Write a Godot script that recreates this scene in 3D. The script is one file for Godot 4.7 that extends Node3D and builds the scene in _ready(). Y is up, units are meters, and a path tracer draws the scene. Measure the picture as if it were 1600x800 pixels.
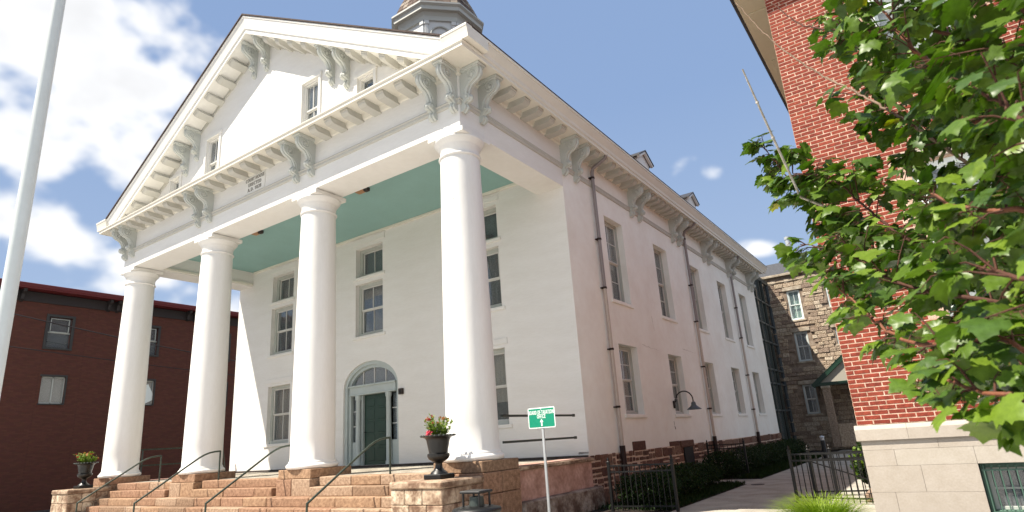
extends Node3D
# A white columned courthouse seen from the corner of a brick building, under a maple.
# Metres, y up. x runs along the courthouse front, z towards the street; y = 0 is the top of the column plinths.

const G := -1.4          # ground level
const XW := 0.453        # right side wall
const XL := -15.75       # left side wall
const DW := -4.73        # wall behind the columns
const ZB := -27.2        # back of the courthouse
const CX := -7.65        # middle of the courthouse
const COLS := [0.0, -5.16, -10.29, -15.44]

var M := {}
var counts := {}
var rng := RandomNumberGenerator.new()

# ------------------------------------------------------------------ mesh building
class MB:
	var v := PackedVector3Array()
	var n := PackedVector3Array()
	func tri(a: Vector3, b: Vector3, c: Vector3) -> void:
		var k := (b - a).cross(c - a)
		if k.length_squared() < 1e-16: return
		k = k.normalized()
		v.append(a); v.append(c); v.append(b)
		n.append(k); n.append(k); n.append(k)
	func trin(a: Vector3, b: Vector3, c: Vector3, na: Vector3, nb: Vector3, nc: Vector3) -> void:
		v.append(a); v.append(c); v.append(b)
		n.append(na); n.append(nc); n.append(nb)
	func quad(a: Vector3, b: Vector3, c: Vector3, d: Vector3) -> void:
		tri(a, b, c); tri(a, c, d)
	func quadn(a, b, c, d, na, nb, nc, nd) -> void:
		trin(a, b, c, na, nb, nc); trin(a, c, d, na, nc, nd)
	func face(p: Array, out: Vector3) -> void:
		var k: Vector3 = (p[1] - p[0]).cross(p[2] - p[0])
		if k.dot(out) < 0.0: p.reverse()
		for i in range(1, p.size() - 1): tri(p[0], p[i], p[i + 1])
	func box(c: Vector3, s: Vector3, b := 0.0, q := Basis()) -> void:
		var h := s * 0.5
		if b <= 0.0:
			for ax in 3:
				for sg in [-1.0, 1.0]:
					var o := Vector3(); o[ax] = sg
					var u := Vector3(); u[(ax + 1) % 3] = h[(ax + 1) % 3]
					var w := Vector3(); w[(ax + 2) % 3] = h[(ax + 2) % 3]
					var m := o * h[ax]
					face([c + q * (m - u - w), c + q * (m + u - w), c + q * (m + u + w), c + q * (m - u + w)], q * o)
			return
		var k := Vector3(h.x - b, h.y - b, h.z - b)
		for ax in 3:
			for sg in [-1.0, 1.0]:
				var o := Vector3(); o[ax] = sg
				var u := Vector3(); u[(ax + 1) % 3] = k[(ax + 1) % 3]
				var w := Vector3(); w[(ax + 2) % 3] = k[(ax + 2) % 3]
				var m := o * h[ax]
				face([c + q * (m - u - w), c + q * (m + u - w), c + q * (m + u + w), c + q * (m - u + w)], q * o)
		for ax in 3:
			var e := Vector3(); e[ax] = k[ax]
			var a1 := (ax + 1) % 3
			var a2 := (ax + 2) % 3
			for s1 in [-1.0, 1.0]:
				for s2 in [-1.0, 1.0]:
					var p := Vector3(); p[a1] = s1 * h[a1]; p[a2] = s2 * k[a2]
					var r := Vector3(); r[a1] = s1 * k[a1]; r[a2] = s2 * h[a2]
					var o := Vector3(); o[a1] = s1; o[a2] = s2
					face([c + q * (p - e), c + q * (p + e), c + q * (r + e), c + q * (r - e)], q * o)
		for sx in [-1.0, 1.0]:
			for sy in [-1.0, 1.0]:
				for sz in [-1.0, 1.0]:
					face([c + q * Vector3(sx * h.x, sy * k.y, sz * k.z), c + q * Vector3(sx * k.x, sy * h.y, sz * k.z), c + q * Vector3(sx * k.x, sy * k.y, sz * h.z)], q * Vector3(sx, sy, sz))
	func lathe(c: Vector3, prof: Array, seg := 24, q := Basis()) -> void:
		var ns := []
		for i in prof.size() - 1:
			var d: Vector2 = prof[i + 1] - prof[i]
			ns.append(Vector2(d.y, -d.x).normalized())
		for i in prof.size() - 1:
			var n0: Vector2 = ns[i]
			var n1: Vector2 = ns[i]
			if i > 0 and ns[i - 1].dot(ns[i]) > 0.6: n0 = (ns[i - 1] + ns[i]).normalized()
			if i < ns.size() - 1 and ns[i + 1].dot(ns[i]) > 0.6: n1 = (ns[i + 1] + ns[i]).normalized()
			for j in seg:
				var t0 := TAU * j / seg
				var t1 := TAU * (j + 1) / seg
				var d0 := Vector3(sin(t0), 0, cos(t0))
				var d1 := Vector3(sin(t1), 0, cos(t1))
				var up := Vector3.UP
				var p0: Vector2 = prof[i]
				var p1: Vector2 = prof[i + 1]
				quadn(c + q * (d0 * p0.x + up * p0.y), c + q * (d1 * p0.x + up * p0.y), c + q * (d1 * p1.x + up * p1.y), c + q * (d0 * p1.x + up * p1.y),
					q * (d0 * n0.x + up * n0.y), q * (d1 * n0.x + up * n0.y), q * (d1 * n1.x + up * n1.y), q * (d0 * n1.x + up * n1.y))
	func cyl(a: Vector3, b: Vector3, r: float, seg := 12, r2 := -1.0) -> void:
		tube([a, b], [r, r if r2 < 0 else r2], seg)
	func tube(path: Array, rad: Array, seg := 8) -> void:
		var m := path.size()
		var t0: Vector3 = (path[1] - path[0]).normalized()
		var u := t0.cross(Vector3.UP if absf(t0.y) < 0.9 else Vector3.RIGHT).normalized()
		var rings := []
		var nrm := []
		for i in m:
			var t: Vector3 = (path[mini(i + 1, m - 1)] - path[maxi(i - 1, 0)]).normalized()
			u = (u - t * u.dot(t)).normalized()
			var w := t.cross(u)
			var ring := []
			var rn := []
			for j in seg:
				var a := TAU * j / seg
				var d := u * cos(a) + w * sin(a)
				ring.append(path[i] + d * float(rad[mini(i, rad.size() - 1)])); rn.append(d)
			rings.append(ring); nrm.append(rn)
		for i in m - 1:
			for j in seg:
				var k := (j + 1) % seg
				quadn(rings[i][j], rings[i][k], rings[i + 1][k], rings[i + 1][j], nrm[i][j], nrm[i][k], nrm[i + 1][k], nrm[i + 1][j])
		for e in [0, m - 1]:
			var o: Vector3 = (path[0] - path[1]) if e == 0 else (path[m - 1] - path[m - 2])
			face(rings[e].duplicate(), o)
	func extrude(poly: PackedVector2Array, d: float, xf := Transform3D()) -> void:
		# polygon in xy, from z = -d/2 to d/2
		var p := poly.duplicate()
		if Geometry2D.is_polygon_clockwise(p): p.reverse()
		var ix := Geometry2D.triangulate_polygon(p)
		for i in range(0, ix.size(), 3):
			for sg in [-1.0, 1.0]:
				var f := []
				for k in 3:
					var a := p[ix[i + k]]
					f.append(xf * Vector3(a.x, a.y, sg * d * 0.5))
				face(f, xf.basis * Vector3(0, 0, sg))
		for i in p.size():
			var a := p[i]
			var b := p[(i + 1) % p.size()]
			var o := Vector3(b.y - a.y, a.x - b.x, 0)
			face([xf * Vector3(a.x, a.y, -d * 0.5), xf * Vector3(b.x, b.y, -d * 0.5), xf * Vector3(b.x, b.y, d * 0.5), xf * Vector3(a.x, a.y, d * 0.5)], xf.basis * o)
	func moulding(path: Array, prof: Array, caps := true) -> void:
		# path: Vector2(x, z) corners, outward on the right hand; prof: Vector2(out, y)
		var offs := []
		for i in path.size():
			var n0 := Vector2()
			var n1 := Vector2()
			if i > 0:
				var d: Vector2 = (path[i] - path[i - 1]).normalized(); n0 = Vector2(-d.y, d.x)
			if i < path.size() - 1:
				var d: Vector2 = (path[i + 1] - path[i]).normalized(); n1 = Vector2(-d.y, d.x)
			if i == 0: n0 = n1
			if i == path.size() - 1: n1 = n0
			var h := (n0 + n1).normalized()
			offs.append(h / maxf(h.dot(n0), 0.2))
		for i in path.size() - 1:
			for k in prof.size() - 1:
				var a: Vector2 = path[i] + offs[i] * prof[k].x
				var b: Vector2 = path[i + 1] + offs[i + 1] * prof[k].x
				var c: Vector2 = path[i + 1] + offs[i + 1] * prof[k + 1].x
				var d: Vector2 = path[i] + offs[i] * prof[k + 1].x
				var dir: Vector2 = (path[i + 1] - path[i]).normalized()
				var out := Vector2(-dir.y, dir.x)
				var pn := Vector2(prof[k + 1].y - prof[k].y, -(prof[k + 1].x - prof[k].x))
				face([Vector3(a.x, prof[k].y, a.y), Vector3(b.x, prof[k].y, b.y), Vector3(c.x, prof[k + 1].y, c.y), Vector3(d.x, prof[k + 1].y, d.y)], Vector3(out.x * pn.x, pn.y, out.y * pn.x))
		if caps:
			for e in [0, path.size() - 1]:
				var pl := PackedVector2Array()
				for q in prof: pl.append(q)
				var ix := Geometry2D.triangulate_polygon(pl)
				var o: Vector2 = (path[0] - path[1]) if e == 0 else (path[e] - path[e - 1])
				for i in range(0, ix.size(), 3):
					var f := []
					for k in 3:
						var w: Vector2 = path[e] + offs[e] * pl[ix[i + k]].x
						f.append(Vector3(w.x, pl[ix[i + k]].y, w.y))
					face(f, Vector3(o.x, 0, o.y))
	func bar(a: Vector3, b: Vector3, w: float, t: float, side: Vector3) -> void:
		# rectangular bar from a to b: w along side, t across
		var d := (b - a).normalized()
		var s := (side - d * side.dot(d)).normalized()
		box((a + b) * 0.5, Vector3(w, (b - a).length(), t), 0.0, Basis(s, d, s.cross(d)))
	func mesh() -> ArrayMesh:
		var arr := []
		arr.resize(Mesh.ARRAY_MAX)
		arr[Mesh.ARRAY_VERTEX] = v
		arr[Mesh.ARRAY_NORMAL] = n
		var m := ArrayMesh.new()
		m.add_surface_from_arrays(Mesh.PRIMITIVE_TRIANGLES, arr)
		return m

# ------------------------------------------------------------------ scene tree
func numbered(parent: Node, nm: String) -> String:
	var k := str(parent.get_instance_id()) + nm
	var i: int = counts.get(k, 0)
	counts[k] = i + 1
	return nm if i == 0 else "%s_%03d" % [nm, i]

func thing(nm: String, label: String, cat: String, at := Vector3.ZERO, group := "") -> Node3D:
	var o := Node3D.new()
	o.name = numbered(self, nm)
	add_child(o, true)
	o.position = at
	o.set_meta("label", label)
	o.set_meta("category", cat)
	if group != "": o.set_meta("group", group)
	return o

func base_of(n: Node) -> Vector3:
	var p := Vector3.ZERO
	while n != self and n is Node3D:
		p += (n as Node3D).position
		n = n.get_parent()
	return p

# a part; its mesh is in world coordinates unless xf is given, xf is in the world too
func part(parent: Node, nm: String, mesh, material, xf := Transform3D(), label := "") -> MeshInstance3D:
	var o := MeshInstance3D.new()
	o.name = numbered(parent, nm)
	o.mesh = mesh.mesh() if mesh is MB else mesh
	o.material_override = material
	parent.add_child(o, true)
	o.transform = Transform3D(xf.basis, xf.origin - base_of(parent))
	if label != "": o.set_meta("label", label)
	return o

func structure(nm: String, mesh, material) -> MeshInstance3D:
	var o := part(self, nm, mesh, material)
	o.set_meta("kind", "structure")
	return o

func tagged(o: Node, label: String, cat: String, group := "") -> void:
	o.set_meta("label", label)
	o.set_meta("category", cat)
	if group != "": o.set_meta("group", group)

func swarm(parent: Node, nm: String, mesh: Mesh, material: Material, places: Array) -> MultiMeshInstance3D:
	var mm := MultiMesh.new()
	mm.transform_format = MultiMesh.TRANSFORM_3D
	mm.mesh = mesh
	mm.instance_count = places.size()
	var off := base_of(parent)
	for i in places.size():
		var t: Transform3D = places[i]
		mm.set_instance_transform(i, Transform3D(t.basis, t.origin - off))
	var o := MultiMeshInstance3D.new()
	o.name = numbered(parent, nm)
	o.multimesh = mm
	o.material_override = material
	parent.add_child(o, true)
	o.set_meta("kind", "stuff")
	return o

# ------------------------------------------------------------------ materials
var tex_cache := {}

func noise_bytes(size: int, sd: int, freq: float, oct: int, kind := FastNoiseLite.TYPE_SIMPLEX_SMOOTH) -> Image:
	var f := FastNoiseLite.new()
	f.noise_type = kind
	f.seed = sd
	f.frequency = freq
	f.fractal_type = FastNoiseLite.FRACTAL_FBM
	f.fractal_octaves = oct
	var im := f.get_seamless_image(size, size, false, false, 0.15, true)
	im.convert(Image.FORMAT_L8)
	return im

# grey multiplier texture: two noises, blended between two tints
func mottle(key: String, sd: int, f1: float, f2: float, w2: float, lo: Color, hi: Color, size := 512, contrast := 1.0) -> ImageTexture:
	if tex_cache.has(key): return tex_cache[key]
	var a := noise_bytes(size, sd, f1, 4).get_data()
	var b := noise_bytes(size, sd + 7, f2, 3).get_data()
	var out := PackedByteArray()
	out.resize(size * size * 3)
	for i in size * size:
		var t := clampf(((a[i] * (1.0 - w2) + b[i] * w2) / 255.0 - 0.5) * contrast + 0.5, 0.0, 1.0)
		out[i * 3] = int(255.0 * lerpf(lo.r, hi.r, t))
		out[i * 3 + 1] = int(255.0 * lerpf(lo.g, hi.g, t))
		out[i * 3 + 2] = int(255.0 * lerpf(lo.b, hi.b, t))
	var im := Image.create_from_data(size, size, false, Image.FORMAT_RGB8, out)
	im.generate_mipmaps()
	tex_cache[key] = ImageTexture.create_from_image(im)
	return tex_cache[key]

func bump(key: String, sd: int, freq: float, oct: int, strength: float, size := 512) -> ImageTexture:
	if tex_cache.has(key): return tex_cache[key]
	var im := noise_bytes(size, sd, freq, oct)
	im.convert(Image.FORMAT_RGBA8)
	im.bump_map_to_normal_map(strength)
	tex_cache[key] = ImageTexture.create_from_image(im)
	return tex_cache[key]

func mat(col: Color, rough: float, tex: Texture2D = null, scale := 0.3, nrm: Texture2D = null, nscale := 1.0, metal := 0.0) -> StandardMaterial3D:
	var m := StandardMaterial3D.new()
	m.albedo_color = col
	m.roughness = rough
	m.metallic = metal
	m.uv1_triplanar = true
	m.uv1_world_triplanar = true
	m.uv1_triplanar_sharpness = 4.0
	m.uv1_scale = Vector3.ONE * scale
	if tex: m.albedo_texture = tex
	if nrm:
		m.normal_enabled = true
		m.normal_texture = nrm
		m.normal_scale = nscale
	return m

func materials() -> void:
	var soft := mottle("soft", 3, 0.006, 0.05, 0.4, Color(0.955, 0.95, 0.94), Color(1, 1, 1))
	var dirt := mottle("dirt", 11, 0.008, 0.06, 0.4, Color(0.66, 0.62, 0.58), Color(1, 1, 1), 512, 1.6)
	var stone_t := mottle("stone", 23, 0.02, 0.11, 0.5, Color(0.62, 0.58, 0.54), Color(1, 1, 1), 512, 1.5)
	var rust_t := mottle("rust", 31, 0.012, 0.07, 0.45, Color(0.7, 0.66, 0.62), Color(1, 0.97, 0.94), 512, 1.5)
	var stain := mottle("stain", 41, 0.005, 0.03, 0.3, Color(0.58, 0.5, 0.46), Color(1, 1, 1), 512, 2.4)
	var pock := bump("pock", 51, 0.05, 4, 5.0)
	var lumpy := bump("lumpy", 52, 0.014, 4, 7.0)
	var rocky := bump("rocky", 53, 0.03, 5, 14.0)
	M.white = mat(Color(0.905, 0.90, 0.885), 0.62, soft, 0.22, lumpy, 0.14)
	M.white_trim = mat(Color(0.905, 0.90, 0.88), 0.5, soft, 0.4, pock, 0.08)
	M.column = mat(Color(0.915, 0.91, 0.895), 0.5, soft, 0.35, lumpy, 0.10)
	M.side = mat(Color(0.955, 0.955, 0.93), 0.7, mottle("sidew", 61, 0.006, 0.035, 0.35, Color(0.955, 0.94, 0.93), Color(1, 1, 1), 512, 1.3), 0.16, lumpy, 0.10)
	M.white.uv1_scale = Vector3(0.14, 0.6, 0.14)
	M.column.uv1_scale = Vector3(0.9, 0.14, 0.9)
	M.cream = mat(Color(0.89, 0.875, 0.83), 0.55, soft, 0.3)
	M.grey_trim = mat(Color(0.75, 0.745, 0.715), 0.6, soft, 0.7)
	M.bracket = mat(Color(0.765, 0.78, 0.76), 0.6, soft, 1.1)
	M.mint = mat(Color(0.55, 0.705, 0.69), 0.6, soft, 0.3)
	M.roof = mat(Color(0.33, 0.27, 0.25), 0.9, stone_t, 0.8, pock, 0.6)
	M.shingle_a = mat(Color(0.50, 0.43, 0.38), 0.9, stone_t, 1.2, pock, 0.6)
	M.shingle_b = mat(Color(0.66, 0.62, 0.57), 0.9, stone_t, 1.2, pock, 0.6)
	M.shingle_c = mat(Color(0.42, 0.35, 0.31), 0.9, stone_t, 1.2, pock, 0.6)
	M.cup = mat(Color(0.82, 0.83, 0.83), 0.6, soft, 0.4)
	M.cup_trim = mat(Color(0.72, 0.73, 0.71), 0.6, soft, 0.5)
	M.sash = mat(Color(0.80, 0.795, 0.77), 0.5)
	M.frame_grey = mat(Color(0.70, 0.715, 0.69), 0.5, soft, 0.8)
	M.sill_cream = mat(Color(0.80, 0.775, 0.70), 0.55, soft, 0.8)
	M.door_frame = mat(Color(0.71, 0.75, 0.745), 0.5, soft, 0.8)
	M.green_door = mat(Color(0.09, 0.215, 0.16), 0.38, soft, 0.8)
	M.threshold = mat(Color(0.30, 0.27, 0.26), 0.8, stone_t, 0.7)
	M.dark = mat(Color(0.13, 0.125, 0.12), 0.9)
	M.room = mat(Color(0.36, 0.33, 0.29), 0.9, dirt, 0.2)
	M.blind = mat(Color(0.62, 0.60, 0.55), 0.85)
	M.curtain = mat(Color(0.55, 0.38, 0.24), 0.9, soft, 0.8)
	M.drape = mat(Color(0.24, 0.235, 0.225), 0.9, soft, 0.6)
	M.sheer = mat(Color(0.36, 0.355, 0.335), 0.9, soft, 0.6)
	M.teal_blind = mat(Color(0.62, 0.75, 0.71), 0.8, soft, 0.6)
	var gl := StandardMaterial3D.new()
	gl.albedo_color = Color(0.55, 0.6, 0.62, 0.16)
	gl.transparency = BaseMaterial3D.TRANSPARENCY_ALPHA
	gl.roughness = 0.03
	gl.metallic_specular = 1.0
	M.glass = gl
	var gd := gl.duplicate()
	gd.albedo_color = Color(0.06, 0.08, 0.085, 0.82)
	M.glass_dark = gd
	# sandstone, limestone, rubble
	for k in 5:
		var cs := [Color(0.685, 0.545, 0.435), Color(0.725, 0.595, 0.475), Color(0.695, 0.55, 0.445), Color(0.64, 0.53, 0.43), Color(0.75, 0.645, 0.545)]
		M["sand%d" % k] = mat(cs[k], 0.88, stone_t, 0.7 + 0.1 * k, rocky, 0.14)
	for k in 4:
		var cs := [Color(0.73, 0.65, 0.555), Color(0.77, 0.70, 0.605), Color(0.70, 0.61, 0.52), Color(0.79, 0.725, 0.63)]
		M["ped%d" % k] = mat(cs[k], 0.92, stain, 0.55 + 0.13 * k, rocky, 0.22)
	for k in 5:
		var cs := [Color(0.52, 0.37, 0.30), Color(0.45, 0.31, 0.26), Color(0.58, 0.43, 0.36), Color(0.49, 0.37, 0.31), Color(0.61, 0.49, 0.42)]
		M["rubble%d" % k] = mat(cs[k], 0.93, stone_t, 0.9, rocky, 0.8)
	M.rubble_mortar = mat(Color(0.86, 0.77, 0.70), 0.95, soft, 0.8, pock, 0.7)
	for k in 6:
		var cs := [Color(0.79, 0.72, 0.64), Color(0.84, 0.78, 0.69), Color(0.72, 0.65, 0.58), Color(0.82, 0.75, 0.66), Color(0.89, 0.84, 0.76), Color(0.67, 0.60, 0.54)]
		M["ash%d" % k] = mat(cs[k], 0.93, stone_t, 0.8, rocky, 1.0)
	M.ash_mortar = mat(Color(0.62, 0.56, 0.50), 0.95, dirt, 0.5)
	M.ash_trim = mat(Color(0.76, 0.72, 0.65), 0.85, dirt, 0.5)
	for k in 3:
		var cs := [Color(0.705, 0.67, 0.625), Color(0.695, 0.66, 0.615), Color(0.715, 0.685, 0.64)]
		M["lime%d" % k] = mat(cs[k], 0.8, mottle("limet", 71, 0.012, 0.09, 0.5, Color(0.9, 0.885, 0.86), Color(1, 1, 1)), 0.6, pock, 0.07)
	M.lime_joint = mat(Color(0.66, 0.63, 0.59), 0.9)
	for k in 5:
		var cs := [Color(0.59, 0.25, 0.175), Color(0.565, 0.235, 0.165), Color(0.61, 0.275, 0.195), Color(0.545, 0.225, 0.16), Color(0.60, 0.265, 0.185)]
		M["brick%d" % k] = mat(cs[k], 0.9, rust_t, 1.7, pock, 0.6)
	M.brick_pale = mat(Color(0.72, 0.51, 0.43), 0.9, rust_t, 1.7, pock, 0.6)
	M.mortar = mat(Color(0.88, 0.765, 0.685), 0.95, dirt, 1.5, pock, 0.5)
	M.eave_tan = mat(Color(0.78, 0.74, 0.64), 0.7, soft, 0.5)
	M.gutter_dark = mat(Color(0.20, 0.19, 0.19), 0.5)
	# the painted brick of the left building: too far to tell bricks apart
	M.left_brick = mat(Color(0.35, 0.20, 0.15), 0.85, far_brick(), 0.55, null)
	M.left_trim = mat(Color(0.38, 0.10, 0.095), 0.6, soft, 0.5)
	M.left_dark = mat(Color(0.17, 0.145, 0.14), 0.7)
	M.left_lintel = mat(Color(0.21, 0.21, 0.20), 0.7)
	M.iron = mat(Color(0.03, 0.032, 0.032), 0.5)
	M.iron_grey = mat(Color(0.25, 0.28, 0.265), 0.45, null, 1.0, null, 1.0, 0.3)
	M.rail_green = mat(Color(0.26, 0.31, 0.27), 0.4, dirt, 1.5, null, 1.0, 0.3)
	M.grille = mat(Color(0.30, 0.42, 0.36), 0.5)
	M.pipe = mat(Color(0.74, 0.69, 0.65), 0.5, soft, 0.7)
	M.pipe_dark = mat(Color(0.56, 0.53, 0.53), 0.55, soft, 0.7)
	M.pipe_boot = mat(Color(0.22, 0.13, 0.11), 0.7, dirt, 0.9)
	M.pole = mat(Color(0.80, 0.83, 0.83), 0.35, soft, 0.5)
	M.zinc = mat(Color(0.75, 0.77, 0.78), 0.4, soft, 0.7, null, 1.0, 0.4)
	M.slate = mat(Color(0.33, 0.34, 0.36), 0.8, stone_t, 0.6)
	M.porch_floor = mat(Color(0.70, 0.68, 0.63), 0.85, dirt, 0.4)
	M.stucco = mat(Color(0.80, 0.65, 0.59), 0.92, mottle("stuc", 43, 0.006, 0.035, 0.35, Color(0.76, 0.71, 0.68), Color(1, 1, 1), 512, 1.7), 0.45, pock, 0.35)
	M.ledge = mat(Color(0.64, 0.59, 0.54), 0.92, stain, 0.6, rocky, 0.5)
	M.concrete = mat(Color(0.72, 0.70, 0.655), 0.92, mottle("conc", 81, 0.006, 0.09, 0.4, Color(0.78, 0.77, 0.75), Color(1, 1, 1), 512, 1.5), 0.35, pock, 0.4)
	M.joint = mat(Color(0.30, 0.28, 0.26), 0.95)
	M.pavement = mat(Color(0.78, 0.775, 0.76), 0.92, soft, 0.3, pock, 0.4)
	M.asphalt = mat(Color(0.30, 0.29, 0.28), 0.95, dirt, 0.4, pock, 0.6)
	M.soil = mat(Color(0.20, 0.155, 0.115), 0.98, stone_t, 0.8, rocky, 0.8)
	M.paver_edge = mat(Color(0.72, 0.63, 0.55), 0.9, stone_t, 0.8, pock, 0.5)
	M.sign_green = mat(Color(0.02, 0.52, 0.40), 0.4)
	M.sign_white = mat(Color(0.88, 0.91, 0.89), 0.45)
	M.letter = mat(Color(0.50, 0.49, 0.46), 0.8)
	M.urn = mat(Color(0.03, 0.03, 0.03), 0.42)
	M.plastic = mat(Color(0.035, 0.035, 0.037), 0.5)
	M.lamp_grey = mat(Color(0.30, 0.33, 0.34), 0.45)
	M.wood_fix = mat(Color(0.66, 0.50, 0.36), 0.6)
	# plants
	M.bark = mat(Color(0.36, 0.215, 0.15), 0.85, dirt, 4.0, pock, 0.6)
	M.bark_red = mat(Color(0.53, 0.32, 0.21), 0.7, dirt, 5.0)
	M.bark_shoot = mat(Color(0.80, 0.78, 0.74), 0.7, dirt, 5.0)
	M.bark_pale = mat(Color(0.58, 0.49, 0.41), 0.75, dirt, 5.0)
	M.trunk = mat(Color(0.33, 0.27, 0.22), 0.95, stone_t, 2.0, rocky, 1.2)
	var leaf_c := [Color(0.355, 0.455, 0.15), Color(0.44, 0.53, 0.17), Color(0.285, 0.385, 0.16), Color(0.70, 0.68, 0.14)]
	for k in 4: M["leaf%d" % k] = leaf_mat(leaf_c[k], 0.4)
	M.hedge0 = leaf_mat(Color(0.12, 0.20, 0.075), 0.7)
	M.hedge1 = leaf_mat(Color(0.16, 0.245, 0.085), 0.7)
	M.cover = leaf_mat(Color(0.17, 0.26, 0.085), 0.7)
	M.grass_bright = leaf_mat(Color(0.54, 0.63, 0.18), 0.6)
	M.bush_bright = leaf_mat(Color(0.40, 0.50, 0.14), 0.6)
	M.flower_leaf = leaf_mat(Color(0.52, 0.60, 0.27), 0.6)
	M.flower_pink = leaf_mat(Color(0.86, 0.25, 0.36), 0.6)
	M.flower_red = leaf_mat(Color(0.80, 0.30, 0.20), 0.6)
	M.flower_peach = leaf_mat(Color(0.88, 0.58, 0.42), 0.6)

func leaf_mat(c: Color, rough: float) -> StandardMaterial3D:
	var m := mat(c, rough, mottle("leaft", 91, 0.02, 0.1, 0.4, Color(0.78, 0.8, 0.7), Color(1, 1, 1), 256, 1.6), 9.0)
	m.cull_mode = BaseMaterial3D.CULL_DISABLED
	m.backlight_enabled = true
	m.backlight = Color(0.55, 0.68, 0.18)
	m.metallic_specular = 0.4
	return m

func far_brick() -> ImageTexture:
	var s := 512
	var im := Image.create_empty(s, s, false, Image.FORMAT_RGB8)
	im.fill(Color(0.86, 0.83, 0.81))
	var r := RandomNumberGenerator.new()
	r.seed = 5
	var ch := 20.48
	for row in 25:
		for k in range(-1, 8):
			var t := r.randf_range(0.88, 1.0)
			var x0 := int(k * 62 + (31 if row % 2 else 0))
			im.fill_rect(Rect2i(maxi(x0, 0), int(row * ch), mini(60, s - maxi(x0, 0)), 18).intersection(Rect2i(0, 0, s, s)), Color(t, t * r.randf_range(0.92, 1.0), t * r.randf_range(0.9, 1.0)))
	return ImageTexture.create_from_image(im)

# ------------------------------------------------------------------ sky, sun, camera
func make_sky() -> void:
	var w := 2048
	var h := 1024
	var im := Image.create_empty(w, h, false, Image.FORMAT_RGBF)
	var n1 := FastNoiseLite.new()
	n1.seed = 4; n1.frequency = 2.1; n1.fractal_octaves = 6; n1.fractal_gain = 0.46
	n1.noise_type = FastNoiseLite.TYPE_SIMPLEX_SMOOTH
	n1.fractal_type = FastNoiseLite.FRACTAL_FBM
	var n2 := FastNoiseLite.new()
	n2.seed = 19; n2.frequency = 3.4; n2.fractal_octaves = 4
	n2.fractal_type = FastNoiseLite.FRACTAL_FBM
	# cloud banks: azimuth, elevation, their spreads, strength (degrees; azimuth 0 is -z, 90 is +x)
	var banks := [[-76.0, 31.0, 8.0, 5.5, 1.05], [-69.5, 29.2, 5.2, 3.8, 0.95], [-66.2, 31.5, 1.6, 1.6, 0.75], [-74.0, 23.5, 5.0, 2.0, 0.6], [-68.5, 23.4, 4.0, 1.5, 0.62], [-73.5, 17.6, 3.8, 2.2, 0.9], [-67.5, 15.0, 4.0, 2.0, 0.75], [-61.0, 13.0, 6.0, 2.0, 0.5],
		[-13.4, 22.3, 1.5, 0.7, 0.66], [-16.4, 22.8, 1.3, 1.2, 0.56], [-10.7, 14.8, 1.5, 0.6, 0.6]]
	for y in h:
		var el := 90.0 - 180.0 * (y + 0.5) / h
		var se := sin(deg_to_rad(el))
		var ce := cos(deg_to_rad(el))
		var up := clampf(se, 0.0, 1.0)
		var top := Color(0.0955, 0.142, 0.243)
		var mid := Color(0.1095, 0.161, 0.263)
		var hor := Color(0.20, 0.252, 0.328)
		var base := mid.lerp(top, clampf((up - 0.5) / 0.5, 0, 1)) if up > 0.5 else hor.lerp(mid, pow(up / 0.5, 0.75))
		if el < -1.0: base = Color(0.20, 0.19, 0.175)
		for x in w:
			var az := wrapf(360.0 * (x + 0.5) / w, -180.0, 180.0)
			var c := base
			if el > 2.0 and el < 75.0:
				var bias := 0.0
				for b in banks:
					var da := wrapf(az - b[0], -180.0, 180.0) / float(b[2])
					var de: float = (el - b[1]) / b[3]
					var q := da * da + de * de
					if q < 7.0: bias = maxf(bias, b[4] * exp(-q * 0.5))
				# broken cumulus over the street behind the viewer
				var away := clampf((absf(wrapf(az + 40.0, -180.0, 180.0)) - 62.0) / 25.0, 0.0, 1.0)
				bias = maxf(bias, 0.52 * away * clampf((72.0 - el) / 10.0, 0.0, 1.0))
				if bias > 0.05:
					var d := Vector3(ce * sin(deg_to_rad(az)), se * 1.5, -ce * cos(deg_to_rad(az)))
					var f := n1.get_noise_3dv(d * 4.0)
					var dens := clampf((bias + f * 0.72 - 0.30) / 0.46, 0.0, 1.0)
					if dens > 0.0:
						dens = dens * dens * (3.0 - 2.0 * dens)
						var s := 0.5 + 0.5 * n2.get_noise_3dv(d * 3.0 + Vector3(0.05, -0.12, 0))
						var thick := clampf((bias + f * 0.85 - 0.5) / 0.6, 0.0, 1.0)
						var lum := lerpf(0.43, 0.385, thick * (1.0 - s)) - 0.05 * thick * (1.0 - s)
						c = c.lerp(Color(lum, lum * 1.005, lum * 1.02), dens * 0.97)
			im.set_pixel(x, y, c)
	var pm := PanoramaSkyMaterial.new()
	pm.panorama = ImageTexture.create_from_image(im)
	var sky := Sky.new()
	sky.sky_material = pm
	var e := Environment.new()
	e.background_mode = Environment.BG_SKY
	e.sky = sky
	e.tonemap_mode = Environment.TONE_MAPPER_LINEAR
	e.tonemap_exposure = 2.6
	e.sdfgi_enabled = true
	e.ssao_enabled = true
	e.ssil_enabled = true
	var we := WorldEnvironment.new()
	we.name = "environment"
	we.environment = e
	add_child(we)

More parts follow.
